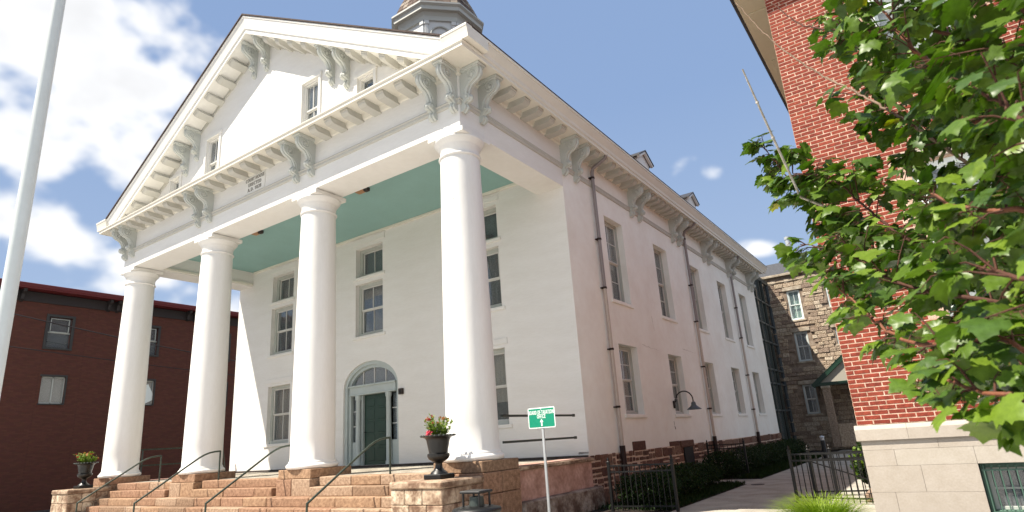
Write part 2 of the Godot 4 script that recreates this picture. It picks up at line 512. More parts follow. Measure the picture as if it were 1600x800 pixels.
func _ready() -> void:
	rng.seed = 20240
	var cam := Camera3D.new()
	cam.name = "camera"
	add_child(cam)
	cam.transform = Transform3D(Basis(Vector3(0.81550703, -0.06286363, -0.57532291), Vector3(0.21158674, 0.95765171, 0.19527993), Vector3(0.53868296, -0.28098285, 0.79427281)), Vector3(8.12089603, 0.33601361, 9.78990267))
	var near := 0.1
	cam.set_frustum(near * 800.0 / 947.2366, Vector2(near * 9.4258 / 947.2366, near * 11.7848 / 947.2366), near, 2000.0)
	var lens := CameraAttributesPhysical.new()
	lens.frustum_focal_length = 21.0
	lens.exposure_aperture = 5.6
	lens.frustum_focus_distance = 15.0
	lens.frustum_near = near
	lens.frustum_far = 2000.0
	cam.attributes = lens
	cam.set_frustum(near * 800.0 / 947.2366, Vector2(near * 9.4258 / 947.2366, near * 11.7848 / 947.2366), near, 2000.0)
	cam.current = true
	make_sky()
	var sun := DirectionalLight3D.new()
	sun.name = "sun"
	add_child(sun)
	sun.look_at_from_position(Vector3(-1.0, 2.5, 1.32), Vector3.ZERO)
	sun.light_energy = 1.2
	sun.light_color = Color(1.0, 0.965, 0.91)
	sun.light_angular_distance = 0.5
	sun.shadow_enabled = true
	materials()
	ground()
	courthouse()
	steps()
	stone_building()
	glass_link()
	left_building()
	brick_building()
	street_furniture()
	fences()
	planting()
	maple()

# ------------------------------------------------------------------ ground
func ground() -> void:
	var b := MB.new()
	b.quad(Vector3(-400, G - 0.02, 400), Vector3(400, G - 0.02, 400), Vector3(400, G - 0.02, -400), Vector3(-400, G - 0.02, -400))
	structure("ground", b, M.asphalt)
	b = MB.new()
	b.box(Vector3(-6.0, G - 0.05, 11.9), Vector3(44, 0.1, 21.0))
	structure("pavement", b, M.pavement)
	# the walk between the buildings, slab by slab
	b = MB.new()
	var z := 1.39
	while z > -32:
		b.box(Vector3(4.72, G - 0.046, z - 0.75), Vector3(4.11, 0.1, 1.49), 0.006)
		z -= 1.5
	for k in 2:
		b.box(Vector3(1.55, G - 0.046, -11.2 - k * 0.9), Vector3(2.22, 0.1, 0.89), 0.006)
	structure("path", b, M.concrete)
	b = MB.new()
	b.box(Vector3(1.55, G - 0.05, -6.75), Vector3(2.24, 0.11, 7.9))
	b.box(Vector3(1.55, G - 0.05, -20.1), Vector3(2.24, 0.11, 15.2))
	structure("planting_bed", b, M.soil)
	b = MB.new()
	b.box(Vector3(6.88, G - 0.01, -8.6), Vector3(0.2, 0.09, 6.6))
	structure("planting_strip", b, M.soil)
	b = MB.new()
	b.lathe(Vector3(3.03, G + 0.005, -10.5), [Vector2(0.2, 0), Vector2(0.2, 0.008), Vector2(0, 0.009)], 20)
	tagged(part(self, "drain_cover", b, M.joint), "small round dark drain cover set in the concrete walk", "drain cover")

# ------------------------------------------------------------------ walls with openings
# origin lower left, u right, out = normal; openings: Rect2 in (u, y); the reveals go depth inwards
func wall(b: MB, origin: Vector3, u: Vector3, out: Vector3, w: float, h: float, opens: Array, depth: float) -> void:
	var xs := [0.0, w]
	var ys := [0.0, h]
	for r in opens:
		xs.append(r.position.x); xs.append(r.end.x); ys.append(r.position.y); ys.append(r.end.y)
	xs.sort(); ys.sort()
	var P := func(x, y, d): return origin + u * x + Vector3.UP * y - out * d
	for i in xs.size() - 1:
		if xs[i + 1] - xs[i] < 1e-5: continue
		for j in ys.size() - 1:
			if ys[j + 1] - ys[j] < 1e-5: continue
			var c := Vector2((xs[i] + xs[i + 1]) * 0.5, (ys[j] + ys[j + 1]) * 0.5)
			var hole := false
			for r in opens:
				if r.has_point(c): hole = true
			if not hole: b.face([P.call(xs[i], ys[j], 0), P.call(xs[i + 1], ys[j], 0), P.call(xs[i + 1], ys[j + 1], 0), P.call(xs[i], ys[j + 1], 0)], out)
	for r in opens:
		var x0: float = r.position.x
		var x1: float = r.end.x
		var y0: float = r.position.y
		var y1: float = r.end.y
		b.face([P.call(x0, y0, 0), P.call(x0, y1, 0), P.call(x0, y1, depth), P.call(x0, y0, depth)], u)
		b.face([P.call(x1, y0, 0), P.call(x1, y1, 0), P.call(x1, y1, depth), P.call(x1, y0, depth)], -u)
		b.face([P.call(x0, y0, 0), P.call(x1, y0, 0), P.call(x1, y0, depth), P.call(x0, y0, depth)], Vector3.UP)
		b.face([P.call(x0, y1, 0), P.call(x1, y1, 0), P.call(x1, y1, depth), P.call(x0, y1, depth)], Vector3.DOWN)

# a double-hung window; xf: origin at the middle of the opening's foot on the wall face, x right, z out
func window(parent: Node, xf: Transform3D, w: float, h: float, o := {}) -> MeshInstance3D:
	var rec: float = o.get("recess", 0.17)
	var fr: float = o.get("frame", 0.065)
	var cols: int = o.get("cols", 2)
	var rows: int = o.get("rows", 1)
	var single: bool = o.get("single", false)
	var key := "win%.2f_%.2f_%d_%d_%s_%.2f" % [w, h, cols, rows, single, rec]
	if not tex_cache.has(key):
		var fb := MB.new()
		var z0 := -rec
		fb.box(Vector3(-w / 2 + fr / 2, h / 2, z0 - 0.03), Vector3(fr, h, 0.14), 0.006)
		fb.box(Vector3(w / 2 - fr / 2, h / 2, z0 - 0.03), Vector3(fr, h, 0.14), 0.006)
		fb.box(Vector3(0, h - fr / 2, z0 - 0.03), Vector3(w - 2 * fr, fr, 0.14), 0.006)
		fb.box(Vector3(0, fr / 2, z0 - 0.02), Vector3(w - 2 * fr, fr, 0.16), 0.006)
		var iw := w - 2 * fr
		var ih := h - 2 * fr
		var n := 1 if single else 2
		var sashes := []
		var panes := []
		for s in n:
			var sh := ih / n
			var y0 := fr + s * sh
			var zz := z0 - 0.05 + (0.035 if s == 1 else 0.0)
			var sb := MB.new()
			var rw := 0.05
			sb.box(Vector3(-iw / 2 + rw / 2, y0 + sh / 2, zz), Vector3(rw, sh + 0.02, 0.035), 0.004)
			sb.box(Vector3(iw / 2 - rw / 2, y0 + sh / 2, zz), Vector3(rw, sh + 0.02, 0.035), 0.004)
			sb.box(Vector3(0, y0 + rw / 2 - 0.01, zz), Vector3(iw - 2 * rw, rw, 0.035), 0.004)
			sb.box(Vector3(0, y0 + sh - rw / 2 + 0.01, zz), Vector3(iw - 2 * rw, rw, 0.035), 0.004)
			for k in range(1, cols):
				sb.box(Vector3(-iw / 2 + iw * k / cols, y0 + sh / 2, zz), Vector3(0.024, sh - 2 * rw, 0.03))
			for k in range(1, rows):
				sb.box(Vector3(0, y0 + sh * k / rows, zz - 0.002), Vector3(iw - 2 * rw, 0.024, 0.026))
			sashes.append(sb.mesh())
			for cx in cols:
				for ry in rows:
					panes.append(Vector3(-iw / 2 + iw * (cx + 0.5) / cols, y0 + sh * (ry + 0.5) / rows, zz - 0.006))
		var pb := MB.new()
		pb.box(Vector3.ZERO, Vector3(iw / cols - 0.012, ih / n / rows - 0.012, 0.004))
		tex_cache[key] = [fb.mesh(), sashes, panes, pb.mesh()]
	var k: Array = tex_cache[key]
	var f := part(parent, "window", k[0], o.get("fm", M.frame_grey), xf)
	var sub := func(nm, mesh, m, t):
		var c := MeshInstance3D.new()
		c.name = numbered(f, nm)
		c.mesh = mesh
		c.material_override = m
		f.add_child(c, true)
		c.transform = t
	for i in k[1].size(): sub.call("sash", k[1][i], o.get("sm", M.sash), Transform3D())
	for p in k[2]:
		# old glass is never quite flat: each pane sits a hair out of true
		var t := Basis(Vector3.UP, rng.randf_range(-0.012, 0.012)) * Basis(Vector3.RIGHT, rng.randf_range(-0.012, 0.012))
		sub.call("pane", k[3], o.get("gm", M.glass), Transform3D(t, p))
	if o.has("blind"):
		var frac: float = o.get("drop", 1.0)
		var bb := MB.new()
		if o.get("folds", false):
			var nn := 14
			for q in nn:
				var xa := -w / 2 + w * q / nn
				var xb := -w / 2 + w * (q + 1) / nn
				var za := -0.02 if q % 2 else 0.02
				bb.quad(Vector3(xa, h * (1 - frac), -rec - 0.22 + za), Vector3(xb, h * (1 - frac), -rec - 0.22 - za), Vector3(xb, h, -rec - 0.22 - za), Vector3(xa, h, -rec - 0.22 + za))
		else:
			bb.box(Vector3(0, h - h * frac / 2, -rec - 0.2), Vector3(w - 0.16, h * frac, 0.01))
		sub.call("blind", bb.mesh(), o.blind, Transform3D())
	if o.get("sill", true):
		var s := MB.new()
		s.box(Vector3(0, -0.055, 0.0), Vector3(w + 0.24, 0.11, 0.09), 0.012)
		sub.call("sill", s.mesh(), o.get("sillm", M.white_trim), Transform3D())
	return f

# ------------------------------------------------------------------ courthouse
func courthouse() -> void:
	var H := thing("courthouse", "white painted courthouse with four round columns and a bracketed pediment", "building", Vector3(CX, G, -10))
	var R90 := Basis(Vector3.UP, PI / 2)      # faces +x
	# -- front wall behind the columns
	var wx := [-12.70, -7.68, -2.66]
	var ops := []
	for x in wx:
		ops.append(Rect2(x - 0.69 - XL, 6.36 + 0.13, 1.38, 1.10))
		ops.append(Rect2(x - 0.69 - XL, 4.2 + 0.13, 1.38, 1.90))
		if x != -7.68: ops.append(Rect2(x - 0.69 - XL, 0.80 + 0.13, 1.38, 2.17))
	var door := Rect2(-8.97 - XL, 0.0, 2.66, 3.42)
	var b := MB.new()
	wall(b, Vector3(XL, -0.13, DW), Vector3.RIGHT, Vector3.BACK, XW - XL, 8.1, ops + [door], 0.26)
	# the spandrels over the door's elliptical head
	var dcx := -7.64
	for i in 16:
		var a0 := PI * i / 16.0
		var a1 := PI * (i + 1) / 16.0
		var p0 := Vector3(dcx + 1.33 * cos(a0), 2.40 + 0.89 * sin(a0), DW)
		var p1 := Vector3(dcx + 1.33 * cos(a1), 2.40 + 0.89 * sin(a1), DW)
		b.face([p0, p1, Vector3(p1.x, 3.29, DW), Vector3(p0.x, 3.29, DW)], Vector3.BACK)
		b.face([p0, p1, p1 - Vector3(0, 0, 0.26), p0 - Vector3(0, 0, 0.26)], Vector3(-cos(a0), -sin(a0), 0))
	part(H, "front_wall", b, M.white)
	for x in wx:
		# faint raised heads over the windows
		var lb := MB.new()
		lb.box(Vector3(x, 7.69, DW + 0.012), Vector3(1.62, 0.20, 0.03), 0.01)
		lb.box(Vector3(x, 7.81, DW + 0.02), Vector3(1.70, 0.035, 0.05), 0.008)
		part(H, "lintel", lb, M.white)
		if x != -7.68:
			lb = MB.new()
			lb.box(Vector3(x, 3.16, DW + 0.012), Vector3(1.62, 0.18, 0.03), 0.01)
			part(H, "lintel", lb, M.white)
		window(H, Transform3D(Basis(), Vector3(x, 6.36, DW)), 1.38, 1.10, {"single": true, "blind": M.dark, "recess": 0.24, "frame": 0.12, "fm": M.frame_grey})
		window(H, Transform3D(Basis(), Vector3(x, 4.20, DW)), 1.38, 1.90, {"recess": 0.2, "frame": 0.12, "blind": M.drape, "drop": 0.55 if x == -7.68 else 1.0, "folds": true})
		if x != -7.68: window(H, Transform3D(Basis(), Vector3(x, 0.80, DW)), 1.38, 2.17, {"recess": 0.2, "frame": 0.11, "blind": M.blind, "drop": 1.0 if x < -8.0 else 0.7, "folds": true})
	# -- side wall
	ops = []
	var wz := [-8.0, -12.15, -16.1, -20.2, -24.1]
	for z in wz:
		ops.append(Rect2(DW - z - 0.69, 4.37 + 0.16, 1.38, 2.79))
		ops.append(Rect2(DW - z - 0.69, 0.88 + 0.16, 1.38, 2.10))
	b = MB.new()
	wall(b, Vector3(XW, -0.16, DW), Vector3(0, 0, -1), Vector3.RIGHT, DW - ZB, 8.96, ops, 0.34)
	part(H, "side_wall", b, M.side)
	for i in 5:
		var z: float = wz[i]
		window(H, Transform3D(R90, Vector3(XW, 4.37, z)), 1.38, 2.79, {"rows": 2, "recess": 0.25, "frame": 0.09, "blind": M.blind if i == 0 else M.sheer, "drop": [0.55, 0.3, 0.4, 0.3, 0.5][i], "sillm": M.side, "fm": M.frame_grey})
		window(H, Transform3D(R90, Vector3(XW, 0.88, z)), 1.38, 2.10, {"rows": 2, "recess": 0.25, "frame": 0.09, "blind": M.curtain if i == 0 else M.blind, "drop": [1.0, 0.45, 0.5, 0.4, 0.6][i], "folds": i == 0, "sillm": M.side})
	for q in [[Vector3(0, 0.35, -11.2), Vector3(0, 0.62, -11.16), 0.02], [Vector3(0, 3.1, -9.2), Vector3(0, 3.02, -10.6), 0.006], [Vector3(0, 3.3, -13.1), Vector3(0, 3.24, -14.6), 0.006], [Vector3(0, 4.2, -10.35), Vector3(0, 3.7, -10.45), 0.006]]:
		b = MB.new()
		var p := []
		for k in 9:
			var t := k / 8.0
			var w: Vector3 = q[0].lerp(q[1], t)
			p.append(Vector3(XW + 0.0005, w.y + rng.randf_range(-0.02, 0.02), w.z + rng.randf_range(-0.02, 0.02)))
		b.tube(p, [q[2] * 0.5, q[2], q[2] * 0.7, q[2], q[2] * 0.4], 4)
		part(H, "wall_crack", b, M.blind if q[2] < 0.01 else M.threshold)
	# -- the walls no one sees from here, the inside floors and partitions
	b = MB.new()
	b.box(Vector3(XL + 0.15, 3.8, (DW + ZB) / 2 - 0.02), Vector3(0.3, 10.0, DW - ZB - 0.1))
	b.box(Vector3(CX, 3.8, ZB + 0.15), Vector3(XW - XL - 0.08, 10.0, 0.3))
	part(H, "rear_wall", b, M.white)
	b = MB.new()
	b.box(Vector3(CX, -0.34, -16.1), Vector3(15.0, 0.2, 20.5))
	b.box(Vector3(CX, 3.72, -16.1), Vector3(15.0, 0.3, 20.5))
	b.box(Vector3(CX, 7.98, -16.1), Vector3(15.0, 0.2, 20.5))
	b.box(Vector3(CX, 3.7, -8.4), Vector3(15.2, 8.4, 0.15))
	b.box(Vector3(-3.2, 3.7, -17.9), Vector3(0.15, 8.4, 18.0))
	part(H, "interior", b, M.room)
	# -- doorway
	b = MB.new()
	for i in 20:
		var a0 := PI * i / 20.0
		var a1 := PI * (i + 1) / 20.0
		var E := func(a, r, z): return Vector3(dcx + (1.33 - r) * cos(a), 2.40 + (0.89 - r) * sin(a), z)
		for s in [[0.0, 0.12, -0.07], [0.12, 0.22, -0.15]]:
			b.face([E.call(a0, s[0], DW + s[2]), E.call(a1, s[0], DW + s[2]), E.call(a1, s[1], DW + s[2]), E.call(a0, s[1], DW + s[2])], Vector3.BACK)
			b.face([E.call(a0, s[1], DW + s[2]), E.call(a1, s[1], DW + s[2]), E.call(a1, s[1], DW - 0.3), E.call(a0, s[1], DW - 0.3)], Vector3(-cos(a0), -sin(a0), 0))
	for sg in [-1.0, 1.0]:
		b.box(Vector3(dcx + sg * 1.27, 1.135, DW - 0.18), Vector3(0.12, 2.53, 0.22), 0.01)
		b.box(Vector3(dcx + sg * 1.16, 1.135, DW - 0.22), Vector3(0.10, 2.53, 0.14), 0.01)
		b.box(Vector3(dcx + sg * 0.955, 0.25, DW - 0.25), Vector3(0.30, 0.76, 0.05), 0.01)
	b.box(Vector3(dcx, 2.345, DW - 0.20), Vector3(2.22, 0.26, 0.20), 0.01)
	b.box(Vector3(dcx, 2.49, DW - 0.16), Vector3(2.30, 0.06, 0.26), 0.012)
	b.box(Vector3(dcx, 2.20, DW - 0.18), Vector3(2.26, 0.05, 0.24), 0.01)
	for sg in [-1.0, 1.0]: b.box(Vector3(dcx + sg * 0.60, 1.02, DW - 0.25), Vector3(0.06, 2.3, 0.10))
	var dw := part(H, "doorway", b, M.door_frame)
	for k in 4:
		var p := PackedVector2Array()
		var x0 := -1.10 + 0.55 * k
		for q in 9:
			var x := x0 + 0.015 + 0.52 * q / 8.0
			p.append(Vector2(x, 0.66 * sqrt(maxf(0.0, 1.0 - x * x / 1.2321)) + 0.002))
		p.append(Vector2(x0 + 0.535, 0.0)); p.append(Vector2(x0 + 0.015, 0.0))
		var f := MB.new()
		f.extrude(p, 0.006, Transform3D(Basis(), Vector3(dcx, 2.52, DW - 0.24)))
		part(dw, "fanlight_pane", f, M.glass)
		if k > 0:
			f = MB.new()
			f.box(Vector3(dcx + x0, 2.52 + 0.33 * sqrt(1.0 - x0 * x0 / 1.2321), DW - 0.235), Vector3(0.035, 0.66 * sqrt(1.0 - x0 * x0 / 1.2321), 0.04))
			part(dw, "muntin", f, M.sash)
	for sg in [-1.0, 1.0]:
		var f := MB.new()
		f.lathe(Vector3(dcx + sg * 0.735, -0.12, DW - 0.16), [Vector2(0.12, 0), Vector2(0.12, 0.08), Vector2(0.095, 0.12), Vector2(0.09, 1.0), Vector2(0.08, 2.12), Vector2(0.105, 2.17), Vector2(0.115, 2.26), Vector2(0.115, 2.3)], 16)
		part(dw, "colonnette", f, M.door_frame)
		f = MB.new()
		f.box(Vector3(dcx + sg * 0.96, 1.4, DW - 0.262), Vector3(0.24, 1.52, 0.006))
		part(dw, "sidelight_pane", f, M.glass)
		for k in 2:
			f = MB.new()
			f.box(Vector3(dcx + sg * 0.96, 1.15 + k * 0.5, DW - 0.25), Vector3(0.26, 0.03, 0.03))
			part(dw, "muntin", f, M.sash)
	b = MB.new()
	b.box(Vector3(dcx + 0.03, 1.02, DW - 0.30), Vector3(1.13, 2.30, 0.05), 0.006)
	part(dw, "door_leaf", b, M.green_door)
	for r in 5:
		for s in [-1.0, 1.0]:
			var f := MB.new()
			var hh: float = [0.42, 0.36, 0.36, 0.36, 0.26][r]
			var yy: float = [0.20, 0.66, 1.09, 1.52, 1.90][r]
			f.box(Vector3(dcx + 0.03 + s * 0.26, yy, DW - 0.272), Vector3(0.36, hh, 0.03), 0.014)
			part(dw, "door_panel", f, M.green_door)
	b = MB.new()
	b.lathe(Vector3(dcx - 0.46, 0.93, DW - 0.265), [Vector2(0.0, 0), Vector2(0.012, 0.002), Vector2(0.012, 0.03), Vector2(0.03, 0.04), Vector2(0.03, 0.06), Vector2(0, 0.07)], 12, Basis(Vector3.RIGHT, PI / 2))
	part(dw, "handle", b, M.iron)
	b = MB.new()
	b.box(Vector3(CX, -0.165, DW + 0.02), Vector3(XW - XL - 0.04, 0.066, 0.06), 0.008)
	part(H, "skirting", b, M.threshold)
	# -- porch ceiling, architrave and frieze
	b = MB.new()
	b.box(Vector3(CX, 8.0, -2.85), Vector3(15.2, 0.1, 3.8))
	part(H, "porch_ceiling", b, M.mint)
	b = MB.new()
	b.box(Vector3((XL + XW) / 2, 8.07, -0.485), Vector3(XW - XL, 1.48, 0.93), 0.006)
	for x in [XW - 0.452, XL + 0.452]:
		b.box(Vector3(x, 8.07, (DW - 0.952) / 2 + 0.001), Vector3(0.904, 1.478, -DW - 0.952), 0.004)
	part(H, "architrave", b, M.white)
	b = MB.new()   # a small bead round the inner lower edge
	b.box(Vector3(CX, 7.42, -0.985), Vector3(14.4, 0.10, 0.06), 0.012)
	for x in [-0.48, XL + 0.934]:
		b.box(Vector3(x, 7.42, -2.87), Vector3(0.06, 0.10, 3.7), 0.012)
	b.box(Vector3(CX, 7.90, DW + 0.03), Vector3(14.2, 0.10, 0.06), 0.01)
	part(H, "beam_moulding", b, M.cream)
	var ring := [Vector2(XW, ZB), Vector2(XW, -0.02), Vector2(XL, -0.02), Vector2(XL, ZB)]
	for i in 4: ring[i] = ring[i]
	var tb := MB.new()
	tb.moulding(rev(ring), [Vector2(0.0, 7.89), Vector2(0.035, 7.90), Vector2(0.05, 7.93), Vector2(0.05, 7.985), Vector2(0.07, 8.0), Vector2(0.07, 8.03), Vector2(0.0, 8.045)])
	part(H, "band_moulding", tb, M.grey_trim)
	# -- cornice
	var cb := MB.new()
	cb.moulding(rev(ring), [Vector2(0.0, 8.66), Vector2(0.05, 8.68), Vector2(0.07, 8.74), Vector2(0.10, 8.80), Vector2(0.66, 8.80), Vector2(0.66, 8.775), Vector2(0.70, 8.775), Vector2(0.70, 8.86), Vector2(0.735, 8.88), Vector2(0.735, 8.905), Vector2(0.0, 9.02)])
	part(H, "cornice", cb, M.cream)
	cb = MB.new()
	var crown := [Vector2(0.60, 8.92), Vector2(0.735, 8.908), Vector2(0.745, 8.97), Vector2(0.80, 9.05), Vector2(0.85, 9.13), Vector2(0.86, 9.17), Vector2(0.89, 9.175), Vector2(0.89, 9.225), Vector2(0.60, 9.24)]
	# the returns at the front corners
	var retp := [Vector2(0.55, 8.92), Vector2(0.715, 8.908), Vector2(0.72, 8.97), Vector2(0.735, 9.05), Vector2(0.755, 9.13), Vector2(0.765, 9.17), Vector2(0.775, 9.175), Vector2(0.775, 9.225), Vector2(0.55, 9.24)]
	for s in [1.0, -1.0]:
		cb = MB.new()
		if s > 0: cb.moulding([Vector2(XW, -0.06), Vector2(XW, ZB - 0.5)], crown)
		else: cb.moulding([Vector2(XL, ZB - 0.5), Vector2(XL, -0.06)], crown)
		var xo: float = (XW + 0.89) if s > 0 else (XL - 0.89)
		var xi: float = (XW + 0.14) if s > 0 else (XL - 0.14)
		cb.moulding([Vector2(minf(xo, xi), -0.02), Vector2(maxf(xo, xi), -0.02)], retp)
		cb.box(Vector3((xo + xi) / 2, 9.075, 0.24), Vector3(0.74, 0.30, 0.64))
		part(H, "gutter_moulding", cb, M.cream)
	# modillions
	var md := PackedVector2Array([Vector2(0.0, 0.0), Vector2(0.60, 0.0), Vector2(0.60, -0.055), Vector2(0.575, -0.06), Vector2(0.565, -0.10), Vector2(0.53, -0.135), Vector2(0.48, -0.16), Vector2(0.0, -0.175)])
	var mdm := MB.new()
	mdm.extrude(md, 0.26)
	var mod_mesh := mdm.mesh()
	var front := Basis(Vector3.UP, -PI / 2)
	var br := bracket_mesh()
	for c in 3:
		var xa: float = COLS[c]
		var xb: float = COLS[c + 1]
		var sp := (xa - xb) / 8.0
		for k in 6:
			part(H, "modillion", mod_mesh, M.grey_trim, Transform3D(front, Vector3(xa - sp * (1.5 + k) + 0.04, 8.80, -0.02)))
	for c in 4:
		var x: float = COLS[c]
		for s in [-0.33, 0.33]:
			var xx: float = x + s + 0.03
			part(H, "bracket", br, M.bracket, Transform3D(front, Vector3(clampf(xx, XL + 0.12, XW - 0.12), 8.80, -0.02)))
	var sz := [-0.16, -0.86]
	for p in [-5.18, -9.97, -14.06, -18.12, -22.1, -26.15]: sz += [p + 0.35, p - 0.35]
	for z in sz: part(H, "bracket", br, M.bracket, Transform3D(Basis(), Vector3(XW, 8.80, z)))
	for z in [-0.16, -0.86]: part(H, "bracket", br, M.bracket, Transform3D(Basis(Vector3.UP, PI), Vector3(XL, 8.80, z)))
	for i in 5: part(H, "modillion", mod_mesh, M.grey_trim, Transform3D(Basis(), Vector3(XW, 8.80, -1.51 - 0.63 * i)))
	var ps := [-5.18, -9.97, -14.06, -18.12, -22.1, -26.15]
	for i in 5:
		var step: float = (ps[i] - ps[i + 1] - 0.7) / 7.0
		for k in 6: part(H, "modillion", mod_mesh, M.grey_trim, Transform3D(Basis(), Vector3(XW, 8.80, ps[i] - 0.35 - step * (k + 1))))
	# plaque in the frieze
	b = MB.new()
	b.box(Vector3(-7.55, 8.36, -0.015), Vector3(1.02, 0.56, 0.03), 0.008)
	var pl := part(H, "plaque", b, M.white_trim)
	var ln := ["COURT HOUSE", "ERECTED", "A.D. 1828"]
	for i in 3: part(pl, "inscription", text_mesh(ln[i], 0.115, 0.012), M.letter, Transform3D(Basis().scaled(Vector3([0.92, 1.05, 1.05][i], 1, 1)), Vector3(-7.55, 8.525 - 0.165 * i, 0.0015)))
	# -- pediment
	var slope := 0.583
	var ang := atan(slope)
	var apex_top := 14.03
	var apex_soff := apex_top - 0.56
	gable(H, slope, apex_soff)
	for s in [1.0, -1.0]:
		var rb := MB.new()
		var dirv := Vector3(s * cos(ang), -sin(ang), 0)
		var L: float = 8.40 / cos(ang)
		# profile in (out z, perpendicular up), swept down the rake
		var prof := [Vector2(-0.12, -0.49), Vector2(0.62, -0.49), Vector2(0.62, -0.515), Vector2(0.66, -0.515), Vector2(0.66, -0.40), Vector2(0.70, -0.375), Vector2(0.70, -0.35), Vector2(0.71, -0.27), Vector2(0.735, -0.17), Vector2(0.755, -0.09), Vector2(0.765, -0.05), Vector2(0.785, -0.045), Vector2(0.785, 0.0), Vector2(-0.12, 0.01)]
		var nrm := Vector3(s * sin(ang), cos(ang), 0)
		var ap := Vector3(CX, apex_top, -0.08)
		for k in prof.size():
			var pa: Vector2 = prof[k]
			var pc: Vector2 = prof[(k + 1) % prof.size()]
			# mitre at the apex: points on x = CX; the foot dies on the return
			var Q := func(p: Vector2, t: float):
				var base := ap + nrm * p.y + Vector3(0, 0, p.x)
				var shift: float = (CX - base.x) / dirv.x
				return base + dirv * (shift if t == 0.0 else t)
			var foot: float = L - 0.02
			var pn := Vector2(pc.y - pa.y, -(pc.x - pa.x))
			rb.face([Q.call(pa, 0.0), Q.call(pa, foot - 0.0), Q.call(pc, foot - 0.0), Q.call(pc, 0.0)], Vector3(0, 0, pn.x) + nrm * pn.y)
		part(H, "raking_cornice", rb, M.white_trim)
		var sb := MB.new()   # bed moulding against the tympanum
		var o1 := Vector3(CX, apex_soff - 0.0, -0.10)
		sb.bar(o1 + dirv * 0.05 - nrm * 0.06, o1 + dirv * 8.9 - nrm * 0.06, 0.14, 0.12, nrm)
		part(H, "bed_moulding", sb, M.grey_trim)
		for off in [0.97, 1.61, 2.26, 2.90, 4.84, 5.48, 6.13, 6.77, 7.4]:
			var pos := Vector3(CX + s * off, apex_soff - slope * off + 0.005, -0.10)
			part(H, "modillion", mod_mesh, M.grey_trim, Transform3D(Basis(Vector3(0, 0, 1), -s * ang) * front, pos))
		for off in [0.33, 3.55, 4.19]:
			part(H, "bracket", br, M.bracket, Transform3D(front, Vector3(CX + s * off, apex_soff - slope * off + 0.03, -0.12)))
	# -- roof
	b = MB.new()
	for s in [1.0, -1.0]:
		var e := Vector3(CX + s * 8.28, apex_top + 0.015 - slope * 8.28, 0.74)
		var r := Vector3(CX, apex_top + 0.015, 0.74)
		var bk := Vector3(0, 0, ZB - 0.6 - 0.74)
		var th := Vector3(0, 0.045, 0)
		b.face([e + th, r + th, r + th + bk, e + th + bk], Vector3.UP)
		b.face([e, r, r + bk, e + bk], Vector3.DOWN)
		b.face([e, r, r + th, e + th], Vector3.BACK)
		b.face([e, e + th, e + th + bk, e + bk], Vector3(s, 0, 0))
		b.face([e + bk, r + bk, Vector3(CX, 8.8, ZB - 0.5), Vector3(CX + s * 8.1, 8.8, ZB - 0.5)], Vector3.FORWARD)
		var gx: float = (XW + 0.885) if s > 0 else (XL - 0.885)   # the gutter's lid and its dark drip edge
		b.box(Vector3((e.x + gx) / 2, 9.252, (0.70 + ZB - 0.5) / 2), Vector3(absf(gx - e.x) + 0.02, 0.024, 0.70 - ZB + 0.5))
	part(H, "roof", b, M.roof)
	for z in [-12.8, -18.85]: dormer(H, z)
	# -- columns
	for i in 4: column(H, COLS[i], i)
	cupola(H)
	# -- foundation of rough stone along the side
	b = MB.new()
	b.box(Vector3(XW - 0.152, -0.8, (DW + ZB) / 2), Vector3(0.3, 1.5, DW - ZB))
	var fd := part(H, "foundation", b, M.rubble_mortar)
	var stone_at := func(y0: float, y1: float, z0: float, z1: float):
		var s := MB.new()
		var gap := rng.randf_range(0.032, 0.06)
		var hh := y1 - y0 - gap
		var ww := z0 - z1 - gap
		if hh < 0.04 or ww < 0.04: return
		# a rough outline rather than a box: corners knocked in by different amounts
		var pg := PackedVector2Array()
		for c in [[-1, -1], [1, -1], [1, 1], [-1, 1]]:
			var kx := rng.randf_range(0.0, 0.22) * minf(ww, 0.3)
			var ky := rng.randf_range(0.0, 0.22) * hh
			var a1 := Vector2(c[0] * (ww / 2 - kx), c[1] * hh / 2)
			var a2 := Vector2(c[0] * ww / 2, c[1] * (hh / 2 - ky))
			if c[0] * c[1] > 0: pg.append(a2); pg.append(a1)
			else: pg.append(a1); pg.append(a2)
		s.extrude(pg, 0.08, Transform3D(Basis(Vector3.UP, PI / 2)))
		part(fd, "stone", s, M["rubble%d" % rng.randi_range(0, 4)], Transform3D(Basis(Vector3.UP, rng.randf_range(-0.03, 0.03)), Vector3(XW - 0.03 + rng.randf_range(-0.006, 0.014), (y0 + y1) / 2, (z0 + z1) / 2)))
	var rows := [G - 0.02, -1.0, -0.72, -0.47, -0.17]
	for ri in 4:
		var z := DW - 0.02
		while z > ZB + 0.2:
			var w := rng.randf_range(0.22, 0.66) * (1.0 if z > -13 else 1.6)
			var y0: float = rows[ri]
			var y1: float = rows[ri + 1] + (rng.randf_range(-0.02, 0.05) if ri == 3 else 0.0)
			if z > -13.0 or ri >= 2:
				if rng.randf() < 0.45 and z > -16.0:
					var ym := lerpf(y0, y1, rng.randf_range(0.35, 0.65))
					var zm := z - w * rng.randf_range(0.35, 0.65)
					stone_at.call(y0, ym, z, zm)
					stone_at.call(y0, ym, zm, z - w)
					if rng.randf() < 0.5: stone_at.call(ym, y1, z, z - w)
					else:
						zm = z - w * rng.randf_range(0.35, 0.65)
						stone_at.call(ym, y1, z, zm)
						stone_at.call(ym, y1, zm, z - w)
				else: stone_at.call(y0, y1, z, z - w)
			z -= w
